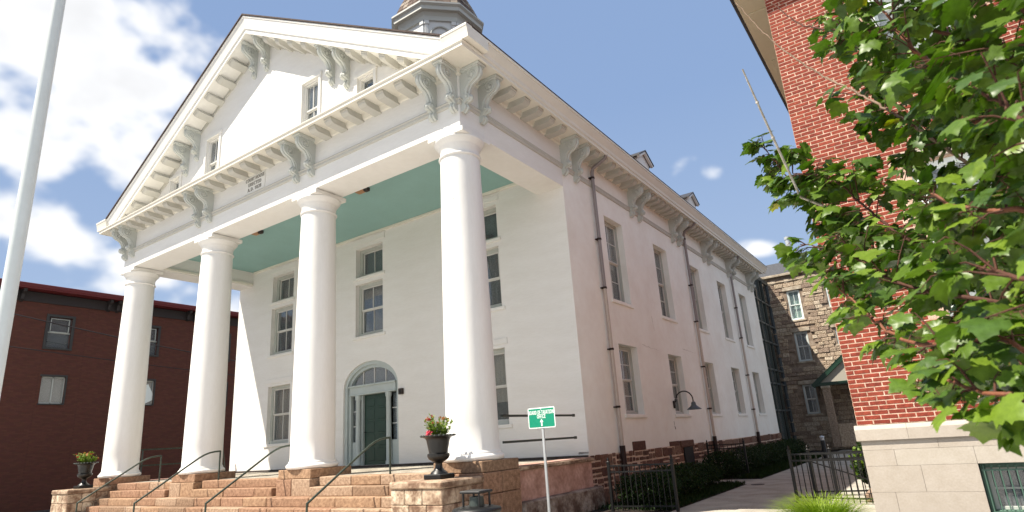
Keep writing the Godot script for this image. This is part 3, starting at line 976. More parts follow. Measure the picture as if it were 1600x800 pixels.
	for q in [[-7.95, 0.95, 0.26], [-10.9, 0.9, 0.15]]:
		var s := MB.new()
		s.box(Vector3.ZERO, Vector3(0.08, q[2], q[1]), 0.012)
		part(fd, "stone", s, M.rubble1, Transform3D(Basis(), Vector3(XW - 0.018, -0.165 + q[2] * 0.5, q[0])))
	b = MB.new()
	b.box(Vector3(XW + 0.005, -0.13, -12.05), Vector3(0.14, 0.22, 1.3), 0.02)
	part(fd, "hatch_lintel", b, M.rubble3)
	b = MB.new()
	b.box(Vector3(XW + 0.035, -0.56, -12.1), Vector3(0.06, 0.62, 0.9), 0.01)
	part(fd, "hatch", b, M.dark)
	# -- porch floor and its right flank
	b = MB.new()
	b.box(Vector3(CX, -0.27, -2.62), Vector3(15.9, 0.14, 4.25), 0.01)
	part(H, "porch_floor", b, M.porch_floor)
	for x in [0.26, XL + 0.2]:
		b = MB.new()
		b.box(Vector3(x, -0.70, -3.0), Vector3(0.5, 1.04, 3.42))
		part(H, "porch_flank", b, M.stucco)
	b = MB.new()
	b.box(Vector3(0.30, -0.235, -3.02), Vector3(0.55, 0.085, 3.48), 0.015)
	part(H, "porch_coping", b, M.ped0)
	b = MB.new()
	b.box(Vector3(0.42, -1.15, -3.05), Vector3(0.62, 0.52, 3.6), 0.03)
	part(H, "porch_footing", b, M.ledge)

func rev(a: Array) -> Array:
	# outward must be on the right hand of travel; Vector2(-d.y, d.x) is used as outward
	var r := a.duplicate()
	r.reverse()
	return r

func text_mesh(s: String, size: float, depth: float, bold := true) -> TextMesh:
	var f := SystemFont.new()
	f.font_names = PackedStringArray(["Droid Sans"])
	if bold: f.font_weight = 700
	var t := TextMesh.new()
	t.text = s
	t.font = f
	t.font_size = 64
	t.pixel_size = size / 48.0
	t.depth = depth
	t.curve_step = 1.0
	return t

func bracket_mesh() -> ArrayMesh:
	# carved console: x out from the wall, y down from the soffit
	var b := MB.new()
	b.box(Vector3(0.31, -0.03, 0), Vector3(0.62, 0.06, 0.30), 0.012)
	b.box(Vector3(0.29, -0.075, 0), Vector3(0.56, 0.03, 0.28), 0.008)
	var c := Curve2D.new()
	c.bake_interval = 0.03
	for p in [[0.54, -0.09, 0, 0, 0.03, -0.08], [0.52, -0.30, 0.06, 0.07, -0.04, -0.05], [0.36, -0.40, 0.07, 0.02, -0.09, -0.04], [0.20, -0.60, 0.03, 0.09, -0.02, -0.06], [0.21, -0.70, -0.03, 0.03, 0.04, -0.02], [0.27, -0.77, -0.01, 0.05, 0.01, -0.05], [0.19, -0.85, 0.05, 0.0, -0.03, 0], [0.11, -0.90, 0.03, 0.03, 0, -0.02], [0.15, -0.98, -0.01, 0.03, 0.01, -0.04], [0.04, -1.10, 0.06, 0.02, 0, 0]]:
		c.add_point(Vector2(p[0], p[1]), Vector2(p[2], p[3]), Vector2(p[4], p[5]))
	var poly := PackedVector2Array([Vector2(0, -1.08), Vector2(0, -0.09)])
	for p in c.get_baked_points(): poly.append(p)
	b.extrude(poly, 0.17)
	# a rib down the face and scrolls on both cheeks
	var path := []
	for p in c.get_baked_points(): path.append(Vector3(p.x + 0.006, p.y, 0))
	b.tube(path, [0.032], 6)
	for s in [-1.0, 1.0]:
		for sc in [[0.36, -0.235, 0.145, 1.0], [0.185, -0.765, 0.072, -1.0]]:
			var sp := []
			for i in 30:
				var t := i / 29.0
				var a: float = sc[3] * (t * TAU * 1.75) + PI * 0.5
				var r: float = sc[2] * (1.0 - 0.86 * t)
				sp.append(Vector3(sc[0] + cos(a) * r, sc[1] + sin(a) * r, s * 0.087))
			b.tube(sp, [0.021 if sc[2] > 0.1 else 0.014], 5)
			b.lathe(Vector3(sc[0], sc[1], s * 0.09), [Vector2(0.001, 0.035), Vector2(0.03, 0.03), Vector2(0.04, 0.0)], 8, Basis(Vector3.RIGHT, s * PI / 2))
		var edge := []
		for i in 12:
			var t := i / 11.0
			edge.append(Vector3(lerpf(0.30, 0.12, t) - 0.06 * sin(t * PI), lerpf(-0.40, -0.70, t), s * 0.087))
		b.tube(edge, [0.016], 5)
	b.lathe(Vector3(0.22, -0.78, 0), [Vector2(0.001, -0.06), Vector2(0.06, -0.045), Vector2(0.085, 0.0), Vector2(0.06, 0.05), Vector2(0.001, 0.06)], 10)
	b.lathe(Vector3(0.10, -1.0, 0), [Vector2(0.001, -0.07), Vector2(0.04, -0.045), Vector2(0.058, 0.0), Vector2(0.03, 0.05), Vector2(0.001, 0.06)], 8)
	return b.mesh()

func gable(H: Node, slope: float, apex: float) -> void:
	var zf := -0.07
	var holes := []   # centre offset, foot, width, height
	for s in [-1.0, 1.0]:
		holes.append([CX + s * 2.58, 9.1, 0.74, 1.78])
		holes.append([CX + s * 4.92, 9.1, 0.62, 0.98])
	var xs := [CX - 8.4, CX, CX + 8.4]
	for h in holes: xs += [h[0] - h[2] / 2, h[0] + h[2] / 2]
	xs.sort()
	var b := MB.new()
	var top := func(x): return apex + 0.12 - slope * absf(x - CX)
	for i in xs.size() - 1:
		var x0: float = xs[i]
		var x1: float = xs[i + 1]
		var y0 := 8.85
		var hole = null
		for h in holes:
			if h[0] > x0 and h[0] < x1: hole = h
		if hole != null:
			b.face([Vector3(x0, y0, zf), Vector3(x1, y0, zf), Vector3(x1, hole[1], zf), Vector3(x0, hole[1], zf)], Vector3.BACK)
			y0 = hole[1] + hole[3]
		b.face([Vector3(x0, y0, zf), Vector3(x1, y0, zf), Vector3(x1, maxf(top.call(x1), y0), zf), Vector3(x0, maxf(top.call(x0), y0), zf)], Vector3.BACK)
	for h in holes:
		var x0: float = h[0] - h[2] / 2
		var x1: float = h[0] + h[2] / 2
		var ya: float = h[1]
		var yb: float = h[1] + h[3]
		var d := Vector3(0, 0, -0.25)
		b.face([Vector3(x0, ya, zf), Vector3(x0, yb, zf), Vector3(x0, yb, zf) + d, Vector3(x0, ya, zf) + d], Vector3.RIGHT)
		b.face([Vector3(x1, ya, zf), Vector3(x1, yb, zf), Vector3(x1, yb, zf) + d, Vector3(x1, ya, zf) + d], Vector3.LEFT)
		b.face([Vector3(x0, yb, zf), Vector3(x1, yb, zf), Vector3(x1, yb, zf) + d, Vector3(x0, yb, zf) + d], Vector3.DOWN)
	part(H, "pediment_wall", b, M.white)
	var at := MB.new()   # attic behind, so the windows look into a dark room
	at.box(Vector3(CX, 10.4, -2.0), Vector3(12, 3.0, 0.1))
	part(H, "attic_partition", at, M.room)
	for h in holes:
		var big: bool = h[3] > 1.2
		window(H, Transform3D(Basis(), Vector3(h[0], h[1], zf)), h[2], h[3], {"recess": 0.09, "frame": 0.05, "cols": 2 if big else 1, "single": not big, "blind": M.sheer if big else M.dark, "drop": 0.9, "fm": M.white_trim, "sm": M.sash})
		var c := MB.new()   # the casing stands proud of the wall
		for s in [-1.0, 1.0]: c.box(Vector3(h[0] + s * (h[2] / 2 + 0.055), h[1] + h[3] / 2, zf + 0.02), Vector3(0.11, h[3] + 0.1, 0.05), 0.008)
		c.box(Vector3(h[0], h[1] + h[3] + 0.075, zf + 0.025), Vector3(h[2] + 0.26, 0.13, 0.06), 0.01)
		part(H, "window_casing", c, M.white_trim)

func column(H: Node, x: float, i: int) -> void:
	var z := -0.53
	var b := MB.new()
	var prof := []
	for k in 14:
		var t := k / 13.0
		prof.append(Vector2(0.548 - 0.082 * pow(t, 1.5), 0.21 + 6.55 * t))
	prof = [Vector2(0.575, 0.17)] + prof
	b.lathe(Vector3(x, 0, z), prof, 48)
	var c := part(H, "column", b, M.column)
	b = MB.new()
	b.lathe(Vector3(x, 0, z), [Vector2(0.468, 6.74), Vector2(0.495, 6.75), Vector2(0.505, 6.775), Vector2(0.495, 6.80), Vector2(0.468, 6.81), Vector2(0.468, 6.98), Vector2(0.49, 7.0), Vector2(0.49, 7.02), Vector2(0.52, 7.06), Vector2(0.56, 7.11), Vector2(0.59, 7.15), Vector2(0.60, 7.18), Vector2(0.59, 7.195), Vector2(0.3, 7.2)], 48)
	part(c, "capital", b, M.column)
	b = MB.new()
	b.box(Vector3(x, 7.257, z), Vector3(1.065, 0.116, 1.065), 0.01)
	part(c, "abacus", b, M.white_trim)
	b = MB.new()
	b.lathe(Vector3(x, 0, z), [Vector2(0.5, 0.0), Vector2(0.60, 0.003), Vector2(0.63, 0.03), Vector2(0.64, 0.065), Vector2(0.63, 0.10), Vector2(0.60, 0.125), Vector2(0.585, 0.13), Vector2(0.585, 0.155), Vector2(0.572, 0.175), Vector2(0.55, 0.2)], 48)
	part(c, "base", b, M.column)
	if i == 0:
		# small losses in the paint
		for q in 9:
			var a := rng.randf_range(-0.5, 0.35)
			var y := rng.randf_range(5.0, 6.5) if q < 7 else rng.randf_range(2.0, 4.0)
			var rad := 0.548 - 0.082 * pow((y - 0.21) / 6.55, 1.5) + 0.001
			var pg := PackedVector2Array()
			for k in 7: pg.append(Vector2(cos(TAU * k / 7.0) * rng.randf_range(0.008, 0.022), sin(TAU * k / 7.0) * rng.randf_range(0.015, 0.045)))
			b = MB.new()
			b.extrude(pg, 0.004, Transform3D(Basis(Vector3.UP, a), Vector3(x + sin(a) * rad, y, z + cos(a) * rad)))
			part(c, "paint_chip", b, M.frame_grey)
	# plinth: square blocks of brown sandstone
	b = MB.new()
	b.box(Vector3(x, -0.108, -0.62), Vector3(1.26, 0.212, 1.26), 0.012)
	part(c, "plinth_stone", b, M["sand%d" % [3, 1, 0, 2][i]])
	var rows := [[-0.218, 0.40]]
	if i == 0 or i == 3: rows.append([-0.622, 0.78])
	for r in rows:
		for s in [-1.0, 1.0]:
			for t in 2:
				var p := MB.new()
				var wx: float = 0.70 if (s > 0) == (t == 0) else 0.60
				var x0: float = x - 0.655 if s < 0 else x + 0.655 - wx
				p.box(Vector3(x0 + wx / 2 , r[0] - r[1] / 2, -0.62 + (0.325 if t == 0 else -0.325) + 0.02), Vector3(wx - 0.008, r[1] - 0.008, 0.642), 0.015)
				part(c, "plinth_stone", p, M["sand%d" % ((i * 2 + t * 3 + int(s) + 1) % 5)])

func dormer(H: Node, z: float) -> void:
	var b := MB.new()
	var x0 := 0.05
	var yb := 9.6
	var hw := 0.62
	var poly := PackedVector2Array([Vector2(-hw, yb), Vector2(hw, yb), Vector2(hw, 11.18), Vector2(0, 11.58), Vector2(-hw, 11.18)])
	var R90 := Basis(Vector3.UP, PI / 2)
	b.extrude(poly, 2.6, Transform3D(R90, Vector3(x0 - 1.3, 0, z)))
	var d := part(H, "dormer", b, M.white)
	b = MB.new()
	for s in [-1.0, 1.0]:
		var a := Vector3(x0 - 1.25, 11.66, z)
		var dv := Vector3(0, -0.44, s * 0.78)
		var e := Vector3(1.42, 0, 0)
		b.face([a - e, a + e, a + e + dv, a - e + dv], Vector3.UP)
		var t := Vector3(0, -0.06, 0)
		b.face([a + e, a + e + dv, a + e + dv + t, a + e + t], Vector3.RIGHT)
		b.face([a - e + dv, a + e + dv, a + e + dv + t, a - e + dv + t], Vector3(0, 0, s))
		b.face([a - e + t, a + e + t, a + e + dv + t, a - e + dv + t], Vector3.DOWN)
	part(d, "dormer_roof", b, M.gutter_dark)
	b = MB.new()
	for s in [-1.0, 1.0]:
		b.bar(Vector3(x0 + 0.09, 11.56, z), Vector3(x0 + 0.09, 11.14, z + s * 0.74), 0.10, 0.10, Vector3.UP)
	b.box(Vector3(x0 + 0.02, 10.5, z), Vector3(0.05, 0.9, 0.9), 0.01)
	part(d, "dormer_trim", b, M.white_trim)

func oct_ring(b: MB, c: Vector3, r0: float, y0: float, r1: float, y1: float, out: float) -> void:
	for k in 8:
		var a0 := TAU * (k - 0.5) / 8.0
		var a1 := TAU * (k + 0.5) / 8.0
		var R := 1.0 / cos(PI / 8.0)
		var d0 := Vector3(sin(a0), 0, cos(a0)) * R
		var d1 := Vector3(sin(a1), 0, cos(a1)) * R
		var m := (d0 + d1).normalized()
		b.face([c + d0 * r0 + Vector3.UP * y0, c + d1 * r0 + Vector3.UP * y0, c + d1 * r1 + Vector3.UP * y1, c + d0 * r1 + Vector3.UP * y1], m * out + Vector3.UP * (0.001 if r0 != r1 else 0.0) * (1.0 if r1 < r0 else -1.0))

func cupola(H: Node) -> void:
	var c := Vector3(-7.73, 0, -9.05)
	var b := MB.new()
	oct_ring(b, c, 1.70, 11.5, 1.70, 18.84, 1.0)
	var cu := part(H, "cupola", b, M.cup)
	b = MB.new()
	for pr in [[1.70, 18.40, 1.78, 18.40], [1.78, 18.40, 1.78, 18.62], [1.78, 18.62, 1.86, 18.80], [2.08, 18.80, 2.08, 18.80]]:
		if pr[0] != pr[2] or pr[1] != pr[3]: oct_ring(b, c, pr[0], pr[1], pr[2], pr[3], 1.0)
	oct_ring(b, c, 1.78, 18.80, 2.02, 18.80, -0.0)
	oct_ring(b, c, 2.02, 18.80, 2.02, 18.98, 1.0)
	oct_ring(b, c, 2.02, 18.98, 2.12, 19.06, 1.0)
	oct_ring(b, c, 2.12, 19.06, 2.12, 19.14, 1.0)
	oct_ring(b, c, 2.12, 19.14, 1.7, 19.22, 0.4)
	part(cu, "cupola_cornice", b, M.cup_trim)
	for k in 8:
		var a := TAU * k / 8.0
		var q := Basis(Vector3.UP, a)
		var f := MB.new()   # pilasters at the corners of each face
		for s in [-1.0, 1.0]:
			f = MB.new()
			f.box(c + q * Vector3(s * 0.60, 17.4, 1.72), Vector3(0.16, 2.0, 0.06), 0.01, q)
			f.box(c + q * Vector3(s * 0.60, 18.30, 1.74), Vector3(0.22, 0.20, 0.09), 0.015, q)
			part(cu, "pilaster", f, M.cup)
		f = MB.new()
		var arch := []
		for i in 13:
			var t := PI * i / 12.0
			arch.append(c + q * Vector3(0.40 * cos(t), 17.75 + 0.36 * sin(t), 1.73))
		arch = [c + q * Vector3(0.40, 16.6, 1.73)] + arch + [c + q * Vector3(-0.40, 16.6, 1.73)]
		f.tube(arch, [0.05], 6)
		part(cu, "arch_moulding", f, M.cup_trim)
	# shingles, course by course on a steep bell roof
	var y := 19.2
	var r := 1.92
	for row in 9:
		var r2 := r - (0.10 + 0.010 * row)
		var y2 := y + 0.30
		for k in 8:
			if k in [3, 4, 5]: continue   # the far faces are covered by one sheet below
			var a := TAU * k / 8.0
			var q := Basis(Vector3.UP, a)
			var half := r * tan(PI / 8.0)
			var n := 5
			for i in n:
				var w := 2.0 * half / n
				var s := MB.new()
				var tilt := atan((r - r2) / 0.30)
				s.box(Vector3.ZERO, Vector3(w - 0.02, 0.34, 0.035), 0.0)
				var jx := rng.randf_range(-0.01, 0.01)
				part(cu, "shingle", s, M["shingle_" + ["a", "b", "c"][rng.randi_range(0, 2)]], Transform3D(q * Basis(Vector3.RIGHT, -tilt - 0.05), c + q * Vector3(-half + w * (i + 0.5) + jx, y + 0.15, (r + r2) / 2 + 0.025)))
		r = r2
		y = y2
	b = MB.new()
	oct_ring(b, c, 1.92, 19.18, 0.75, 21.9, 1.0)
	oct_ring(b, c, 0.75, 21.9, 0.0, 23.2, 1.0)
	part(cu, "cupola_roof", b, M.shingle_c)

# ------------------------------------------------------------------ steps, pedestals, rails, urns
func steps() -> void:
	var S := thing("stone_steps", "broad flight of worn orange brown sandstone steps up to the columns", "steps", Vector3(CX, G, 1.0))
	var b := MB.new()
	b.box(Vector3(CX, -0.9, -0.1), Vector3(14.0, 0.58, 0.9))
	part(S, "step_core", b, M.sand3)
	for i in 6:
		var y := -0.2 - 0.203 * i
		var nose := -0.17 + 0.292 * i
		var spans := [[-14.66, -0.60]]
		if i < 2:
			spans = []
			for c in 3: spans.append([COLS[c + 1] + 0.72, COLS[c] - 0.72])
		for sp in spans:
			var x: float = sp[0]
			while x < sp[1] - 0.01:
				var w := rng.randf_range(0.75, 1.75)
				if sp[1] - x - w < 0.6: w = sp[1] - x
				var s := MB.new()
				var dz := 0.42
				s.box(Vector3.ZERO, Vector3(w - 0.012, 0.205, dz), 0.016)
				part(S, "step_stone", s, M["sand%d" % rng.randi_range(0, 4)], Transform3D(Basis(), Vector3(x + w / 2, y - 0.102 + rng.randf_range(-0.004, 0.004), nose - dz / 2 + rng.randf_range(-0.008, 0.008))))
				x += w
	for side in 2:
		var x0: float = [-0.60, -15.86][side]
		var x1: float = [0.665, -14.66][side]
		var P := thing("step_pedestal", ["weathered sandstone pedestal at the right end of the steps", "weathered sandstone pedestal at the left end of the steps"][side], "pedestal", Vector3((x0 + x1) / 2, G, 0.65), "pedestals flanking the steps")
		b = MB.new()
		b.box(Vector3((x0 + x1) / 2, -0.325, 0.645), Vector3(x1 - x0 + 0.04, 0.13, 1.26), 0.025)
		part(P, "cap_stone", b, M.ped0)
		var y := -0.392
		for r in 3:
			var h: float = [0.27, 0.27, 0.46][r]
			for cz in 3:
				var zs := [0.03, 0.44 + 0.06 * (r % 2), 0.86 - 0.05 * (r % 2), 1.25]
				var cuts := [x0, lerpf(x0, x1, 0.36 if r % 2 else 0.28), lerpf(x0, x1, 0.70 if r % 2 else 0.62), x1]
				for cx in 3:
					var s := MB.new()
					s.box(Vector3.ZERO, Vector3(cuts[cx + 1] - cuts[cx] - 0.008, h - 0.008, zs[cz + 1] - zs[cz] - 0.008), 0.014)
					part(P, "block", s, M["ped%d" % rng.randi_range(0, 3)], Transform3D(Basis(), Vector3((cuts[cx] + cuts[cx + 1]) / 2, y - h / 2, (zs[cz] + zs[cz + 1]) / 2)))
			y -= h
		# cast iron urn and its flowers
		var ux: float = [0.06, -15.25][side]
		var uz := 0.62
		var uy := -0.26
		var U := thing("garden_urn", ["black cast iron urn on the right pedestal beside the column", "black cast iron urn on the left pedestal of the steps"][side], "urn", Vector3(ux, uy, uz), "iron urns on the step pedestals")
		b = MB.new()
		b.lathe(Vector3(ux, uy, uz), [Vector2(0.17, 0.09), Vector2(0.155, 0.12), Vector2(0.10, 0.16), Vector2(0.07, 0.21), Vector2(0.065, 0.27), Vector2(0.085, 0.30), Vector2(0.12, 0.315), Vector2(0.19, 0.36), Vector2(0.215, 0.41), Vector2(0.215, 0.45), Vector2(0.18, 0.47), Vector2(0.185, 0.50), Vector2(0.205, 0.60), Vector2(0.225, 0.70), Vector2(0.25, 0.745), Vector2(0.31, 0.765), Vector2(0.335, 0.775), Vector2(0.34, 0.795), Vector2(0.30, 0.80), Vector2(0.22, 0.76), Vector2(0.0, 0.74)], 28)
		part(U, "bowl", b, M.urn)
		b = MB.new()
		b.box(Vector3(ux, uy + 0.045, uz), Vector3(0.42, 0.09, 0.42), 0.012)
		part(U, "foot", b, M.urn)
		b = MB.new()
		for k in 24:
			var a := TAU * k / 24.0
			b.lathe(Vector3(ux + cos(a) * 0.325, uy + 0.785, uz + sin(a) * 0.325), [Vector2(0.001, -0.022), Vector2(0.03, 0.0), Vector2(0.001, 0.022)], 6)
		part(U, "rim_beading", b, M.iron_grey)
		for s in ([-1.0, 1.0] if side == 1 else []):
			b = MB.new()
			var hp := []
			for k in 9:
				var t := k / 8.0
				hp.append(Vector3(ux + s * (0.20 + 0.13 * sin(t * PI) + 0.1 * t), uy + 0.46 + 0.30 * t, uz))
			b.tube(hp, [0.014], 6)
			part(U, "handle", b, M.urn)
		flowers(Vector3(ux, uy + 0.76, uz), side)
	# hand rails down the steps
	var rx := [-2.22, -5.75, -9.03, -12.35]
	var rl := ["green pipe handrail nearest the right pedestal, beside the door", "green pipe handrail ending against the third column from the left", "green pipe handrail between the second column and the middle of the steps", "green pipe handrail nearest the left pedestal"]
	for i in 4:
		var x: float = rx[i]
		var T := thing("handrail", rl[i], "handrail", Vector3(x, G, 0.6), "handrails down the steps")
		b = MB.new()
		var p := [Vector3(x, 0.585, -0.34), Vector3(x, 0.578, -0.18), Vector3(x, 0.552, -0.02), Vector3(x, 0.505, 0.12), Vector3(x, 0.43, 0.27), Vector3(x, -0.57, 1.86)]
		b.tube(p, [0.024], 10)
		part(T, "rail", b, M.rail_green)
		b = MB.new()
		b.cyl(Vector3(x, -0.2, -0.34), Vector3(x, 0.60, -0.34), 0.022, 10)
		part(T, "post", b, M.rail_green)
		b = MB.new()
		b.cyl(Vector3(x, G, 1.86), Vector3(x, -0.555, 1.86), 0.022, 10)
		part(T, "post", b, M.rail_green)
	# rails closing the porch ends
	for i in 2:
		var x: float = [0.30, XL + 0.12][i]
		var T := thing("porch_railing", ["dark two bar railing across the right end of the porch", "dark two bar railing across the left end of the porch"][i], "railing", Vector3(x, -0.2, -2.5), "railings at the porch ends")
		for y in [0.87, 0.32]:
			b = MB.new()
			b.bar(Vector3(x, y, -1.2), Vector3(x, y, -4.34), 0.05, 0.05, Vector3.UP)
			if i == 1: b.cyl(Vector3(x, y, -4.32), Vector3(x + 0.16, -0.2, -4.42), 0.018, 8)
			else: b.box(Vector3(x, y, -4.38), Vector3(0.07, 0.07, 0.03))
			part(T, "bar", b, M.iron_grey if i == 0 else M.rail_green)
		if i == 1:
			b = MB.new()
			b.cyl(Vector3(x, -0.2, -1.3), Vector3(x, 0.87, -1.3), 0.025, 10)
			part(T, "post", b, M.iron_grey)

func flowers(at: Vector3, side: int) -> void:
	var T := thing("flowering_plant", ["pink and peach flowers with pale leaves in the right urn", "orange red flowers with yellow green leaves in the left urn"][side], "flowers", at, "flowers in the urns")
	var lf := MB.new()
	lf.face([Vector3(0, 0, 0), Vector3(0.026, 0.04, 0.006), Vector3(0, 0.10, 0), Vector3(-0.026, 0.04, 0.006)], Vector3.BACK)
	var leaf := lf.mesh()
	var places := []
	var stems := MB.new()
	var tips := []
	for i in 26:
		var a := rng.randf() * TAU
		var sp := rng.randf_range(0.03, 0.26)
		var hh := rng.randf_range(0.14, 0.46 if side == 0 else 0.36) * (1.0 - sp * 0.6)
		var tip := at + Vector3(cos(a) * sp * 1.25, hh, sin(a) * sp * 1.25)
		var root := at + Vector3(cos(a) * sp * 0.5, -0.02, sin(a) * sp * 0.5)
		stems.tube([root, root.lerp(tip, 0.5) + Vector3(0, 0.03, 0), tip], [0.005, 0.004, 0.002], 4)
		tips.append(tip)
		for k in 16:
			var t := rng.randf_range(0.2, 1.0)
			places.append(Transform3D(Basis(Vector3.UP, rng.randf() * TAU) * Basis(Vector3.RIGHT, rng.randf_range(0.2, 1.5)) * rng.randf_range(0.6, 1.2), root.lerp(tip, t)))
	part(T, "stem", stems, M.flower_leaf)
	swarm(T, "foliage", leaf, M.flower_leaf, places)
	var fb := MB.new()
	for k in 6:
		var a := TAU * k / 6.0
		var q := Basis(Vector3.UP, a)
		fb.face([Vector3.ZERO, q * Vector3(0.016, 0.012, 0.018), q * Vector3(0, 0.008, 0.045), q * Vector3(-0.016, 0.012, 0.018)], Vector3.UP)
		fb.face([Vector3(0, 0.012, 0), q * Vector3(0.012, 0.03, 0.012), q * Vector3(0, 0.032, 0.026), q * Vector3(-0.012, 0.03, 0.012)], Vector3.UP)
	var bloom := fb.mesh()
	for i in 14:
		var m: Material = [M.flower_peach, M.flower_pink, M.flower_peach][i % 3] if side == 0 else [M.flower_red, M.flower_peach, M.flower_red][i % 3]
		part(T, "bloom", bloom, m, Transform3D(Basis(Vector3.UP, rng.randf() * TAU) * Basis(Vector3.RIGHT, rng.randf_range(-0.7, 0.9)) * rng.randf_range(0.8, 1.3), tips[i]))
	if side == 0:
		part(T, "bloom", bloom, M.flower_pink, Transform3D(Basis(Vector3.RIGHT, 0.8) * 2.0, at + Vector3(0.0, 0.06, 0.24)), "large pink bloom hanging over the rim")

# ------------------------------------------------------------------ rear stone building
func stone_building() -> void:
	var zf := -33.0
	var T := thing("stone_building", "rough tan stone building with flat parapet closing the alley", "building", Vector3(4, G, zf - 4))
	var x0 := -2.6
	var x1 := 11.0
	var top := 9.85
	var wins := [[1.63, 6.70, 0.78, 1.95, true], [1.60, 4.03, 0.80, 1.88, false], [3.90, 4.83, 0.62, 1.05, false], [1.47, 0.78, 0.74, 1.80, false], [3.95, 7.2, 0.78, 1.5, true], [6.2, 6.7, 0.8, 1.95, false]]
	var ops := []
	for w in wins: ops.append(Rect2(w[0] - w[2] / 2 - x0, w[1] - (G - 0.1), w[2], w[3]))
	var b := MB.new()
	wall(b, Vector3(x0, G - 0.1, zf), Vector3.RIGHT, Vector3.BACK, x1 - x0, top - G + 0.1, ops, 0.3)
	b.box(Vector3((x0 + x1) / 2, 4.3, zf - 4.6), Vector3(x1 - x0, 11.0, 8.0))
	part(T, "wall", b, M.ash_mortar)
	# the stones, by courses
	var meshes := {}
	var pieces := []
	var y := G
	var r2 := RandomNumberGenerator.new()
	r2.seed = 77
	while y < top - 0.55:
		var h := r2.randf_range(0.19, 0.31)
		var x := -0.5 + r2.randf_range(0, 0.3)
		while x < 7.2:
			var w := r2.randf_range(0.28, 0.72)
			var clip := false
			for q in wins:
				if x + w > q[0] - q[2] / 2 - 0.02 and x < q[0] + q[2] / 2 + 0.02 and y + h > q[1] - 0.14 and y < q[1] + q[3] + 0.26: clip = true
			if not clip: pieces.append([x, y, w, h])
			x += w
		y += h
	var n := 0
	var rest := MB.new()
	for p in pieces:
		var d := r2.randf_range(0.03, 0.075)
		var c := Vector3(p[0] + p[2] / 2, p[1] + p[3] / 2, zf + d * 0.5 - 0.01)
		var q := Basis(Vector3.UP, r2.randf_range(-0.09, 0.09)) * Basis(Vector3.RIGHT, r2.randf_range(-0.12, 0.12))
		if n < 300 and p[0] < 4.6 and (p[1] > 1.0 or p[0] < 2.6):
			var s := MB.new()
			s.box(Vector3.ZERO, Vector3(p[2] - 0.02, p[3] - 0.02, d + 0.05), 0.02, q)
			part(T, "stone", s, M["ash%d" % r2.randi_range(0, 5)], Transform3D(Basis(), c))
			n += 1
		else:
			rest.box(c, Vector3(p[2] - 0.02, p[3] - 0.02, d + 0.05), 0.02, q)
	part(T, "stonework", rest, M.ash3).set_meta("kind", "stuff")
	for w in wins:
		window(T, Transform3D(Basis(), Vector3(w[0], w[1], zf)), w[2], w[3], {"rows": 1, "cols": 2, "recess": 0.08, "frame": 0.07, "fm": M.sign_white if w[4] else M.door_frame, "sm": M.sign_white if w[4] else M.sash, "blind": M.teal_blind if w[4] else M.sheer, "drop": 1.0, "sillm": M.ash_trim})
		b = MB.new()
		b.box(Vector3(w[0], w[1] + w[3] + 0.13, zf + 0.03), Vector3(w[2] + 0.4, 0.25, 0.12), 0.02)
		part(T, "lintel", b, M.ash_trim)
	b = MB.new()
	b.box(Vector3((x0 + x1) / 2, top - 0.08, zf + 0.02), Vector3(x1 - x0, 0.16, 0.4), 0.02)
	b.box(Vector3((x0 + x1) / 2, top - 0.52, zf + 0.03), Vector3(x1 - x0, 0.08, 0.14), 0.015)
	part(T, "coping", b, M.ash_trim)
	b = MB.new()
	b.face([Vector3(x0, top - 0.1, zf - 0.3), Vector3(x1, top - 0.1, zf - 0.3), Vector3(x1 - 4, top + 2.0, zf - 5), Vector3(x0, top + 2.0, zf - 5)], Vector3.UP)
	part(T, "roof", b, M.slate)
	b = MB.new()
	b.cyl(Vector3(1.80, top - 0.1, zf - 1.0), Vector3(1.80, 12.5, zf - 1.0), 0.16, 18)
	b.cyl(Vector3(1.80, 12.35, zf - 1.0), Vector3(1.80, 12.55, zf - 1.0), 0.19, 18)
	b.cyl(Vector3(1.80, 11.2, zf - 1.0), Vector3(1.80, 11.26, zf - 1.0), 0.172, 18)
	part(T, "vent_pipe", b, M.zinc)
	# porch with a steep gable
	var px := 4.25
	var zp := zf + 1.6
	b = MB.new()
	b.extrude(PackedVector2Array([Vector2(-2.0, 0), Vector2(2.0, 0), Vector2(0, 1.62)]), 0.06, Transform3D(Basis(), Vector3(px, 2.50, zp - 0.12)))
	part(T, "porch_gable", b, M.blind)
	b = MB.new()
	for s in [-1.0, 1.0]:
		b.bar(Vector3(px + s * 2.3, 2.34, zp), Vector3(px, 4.2, zp), 0.26, 0.16, Vector3(s, 1, 0))
	b.box(Vector3(px, 2.42, zp), Vector3(4.2, 0.2, 0.2), 0.01)
	part(T, "bargeboard", b, M.green_door)
	b = MB.new()
	for s in [-1.0, 1.0]:
		var a := Vector3(px, 4.32, zp + 0.1)
		var dv := Vector3(s * 2.4, -1.94, 0)
		b.face([a, a + dv, a + dv + Vector3(0, 0, -1.8), a + Vector3(0, 0, -1.8)], Vector3.UP)
	part(T, "porch_roof", b, M.slate)
	for x in [2.62, 5.9]:
		b = MB.new()
		b.box(Vector3(x, 0.55, zp - 0.1), Vector3(0.42, 3.5, 0.42), 0.03)
		var pr := part(T, "porch_pier", b, M.ash2)
		b = MB.new()
		b.box(Vector3(x, 2.24, zp - 0.1), Vector3(0.52, 0.14, 0.52), 0.02)
		part(pr, "pier_cap", b, M.ash_trim)
	b = MB.new()
	b.box(Vector3(px + 0.1, -0.55, zp - 0.1), Vector3(3.0, 1.3, 0.34), 0.02)
	part(T, "porch_wall", b, M.ash3)
	b = MB.new()
	b.box(Vector3(px, 1.0, zf + 0.05), Vector3(1.2, 2.3, 0.08), 0.02)
	part(T, "door", b, M.dark)

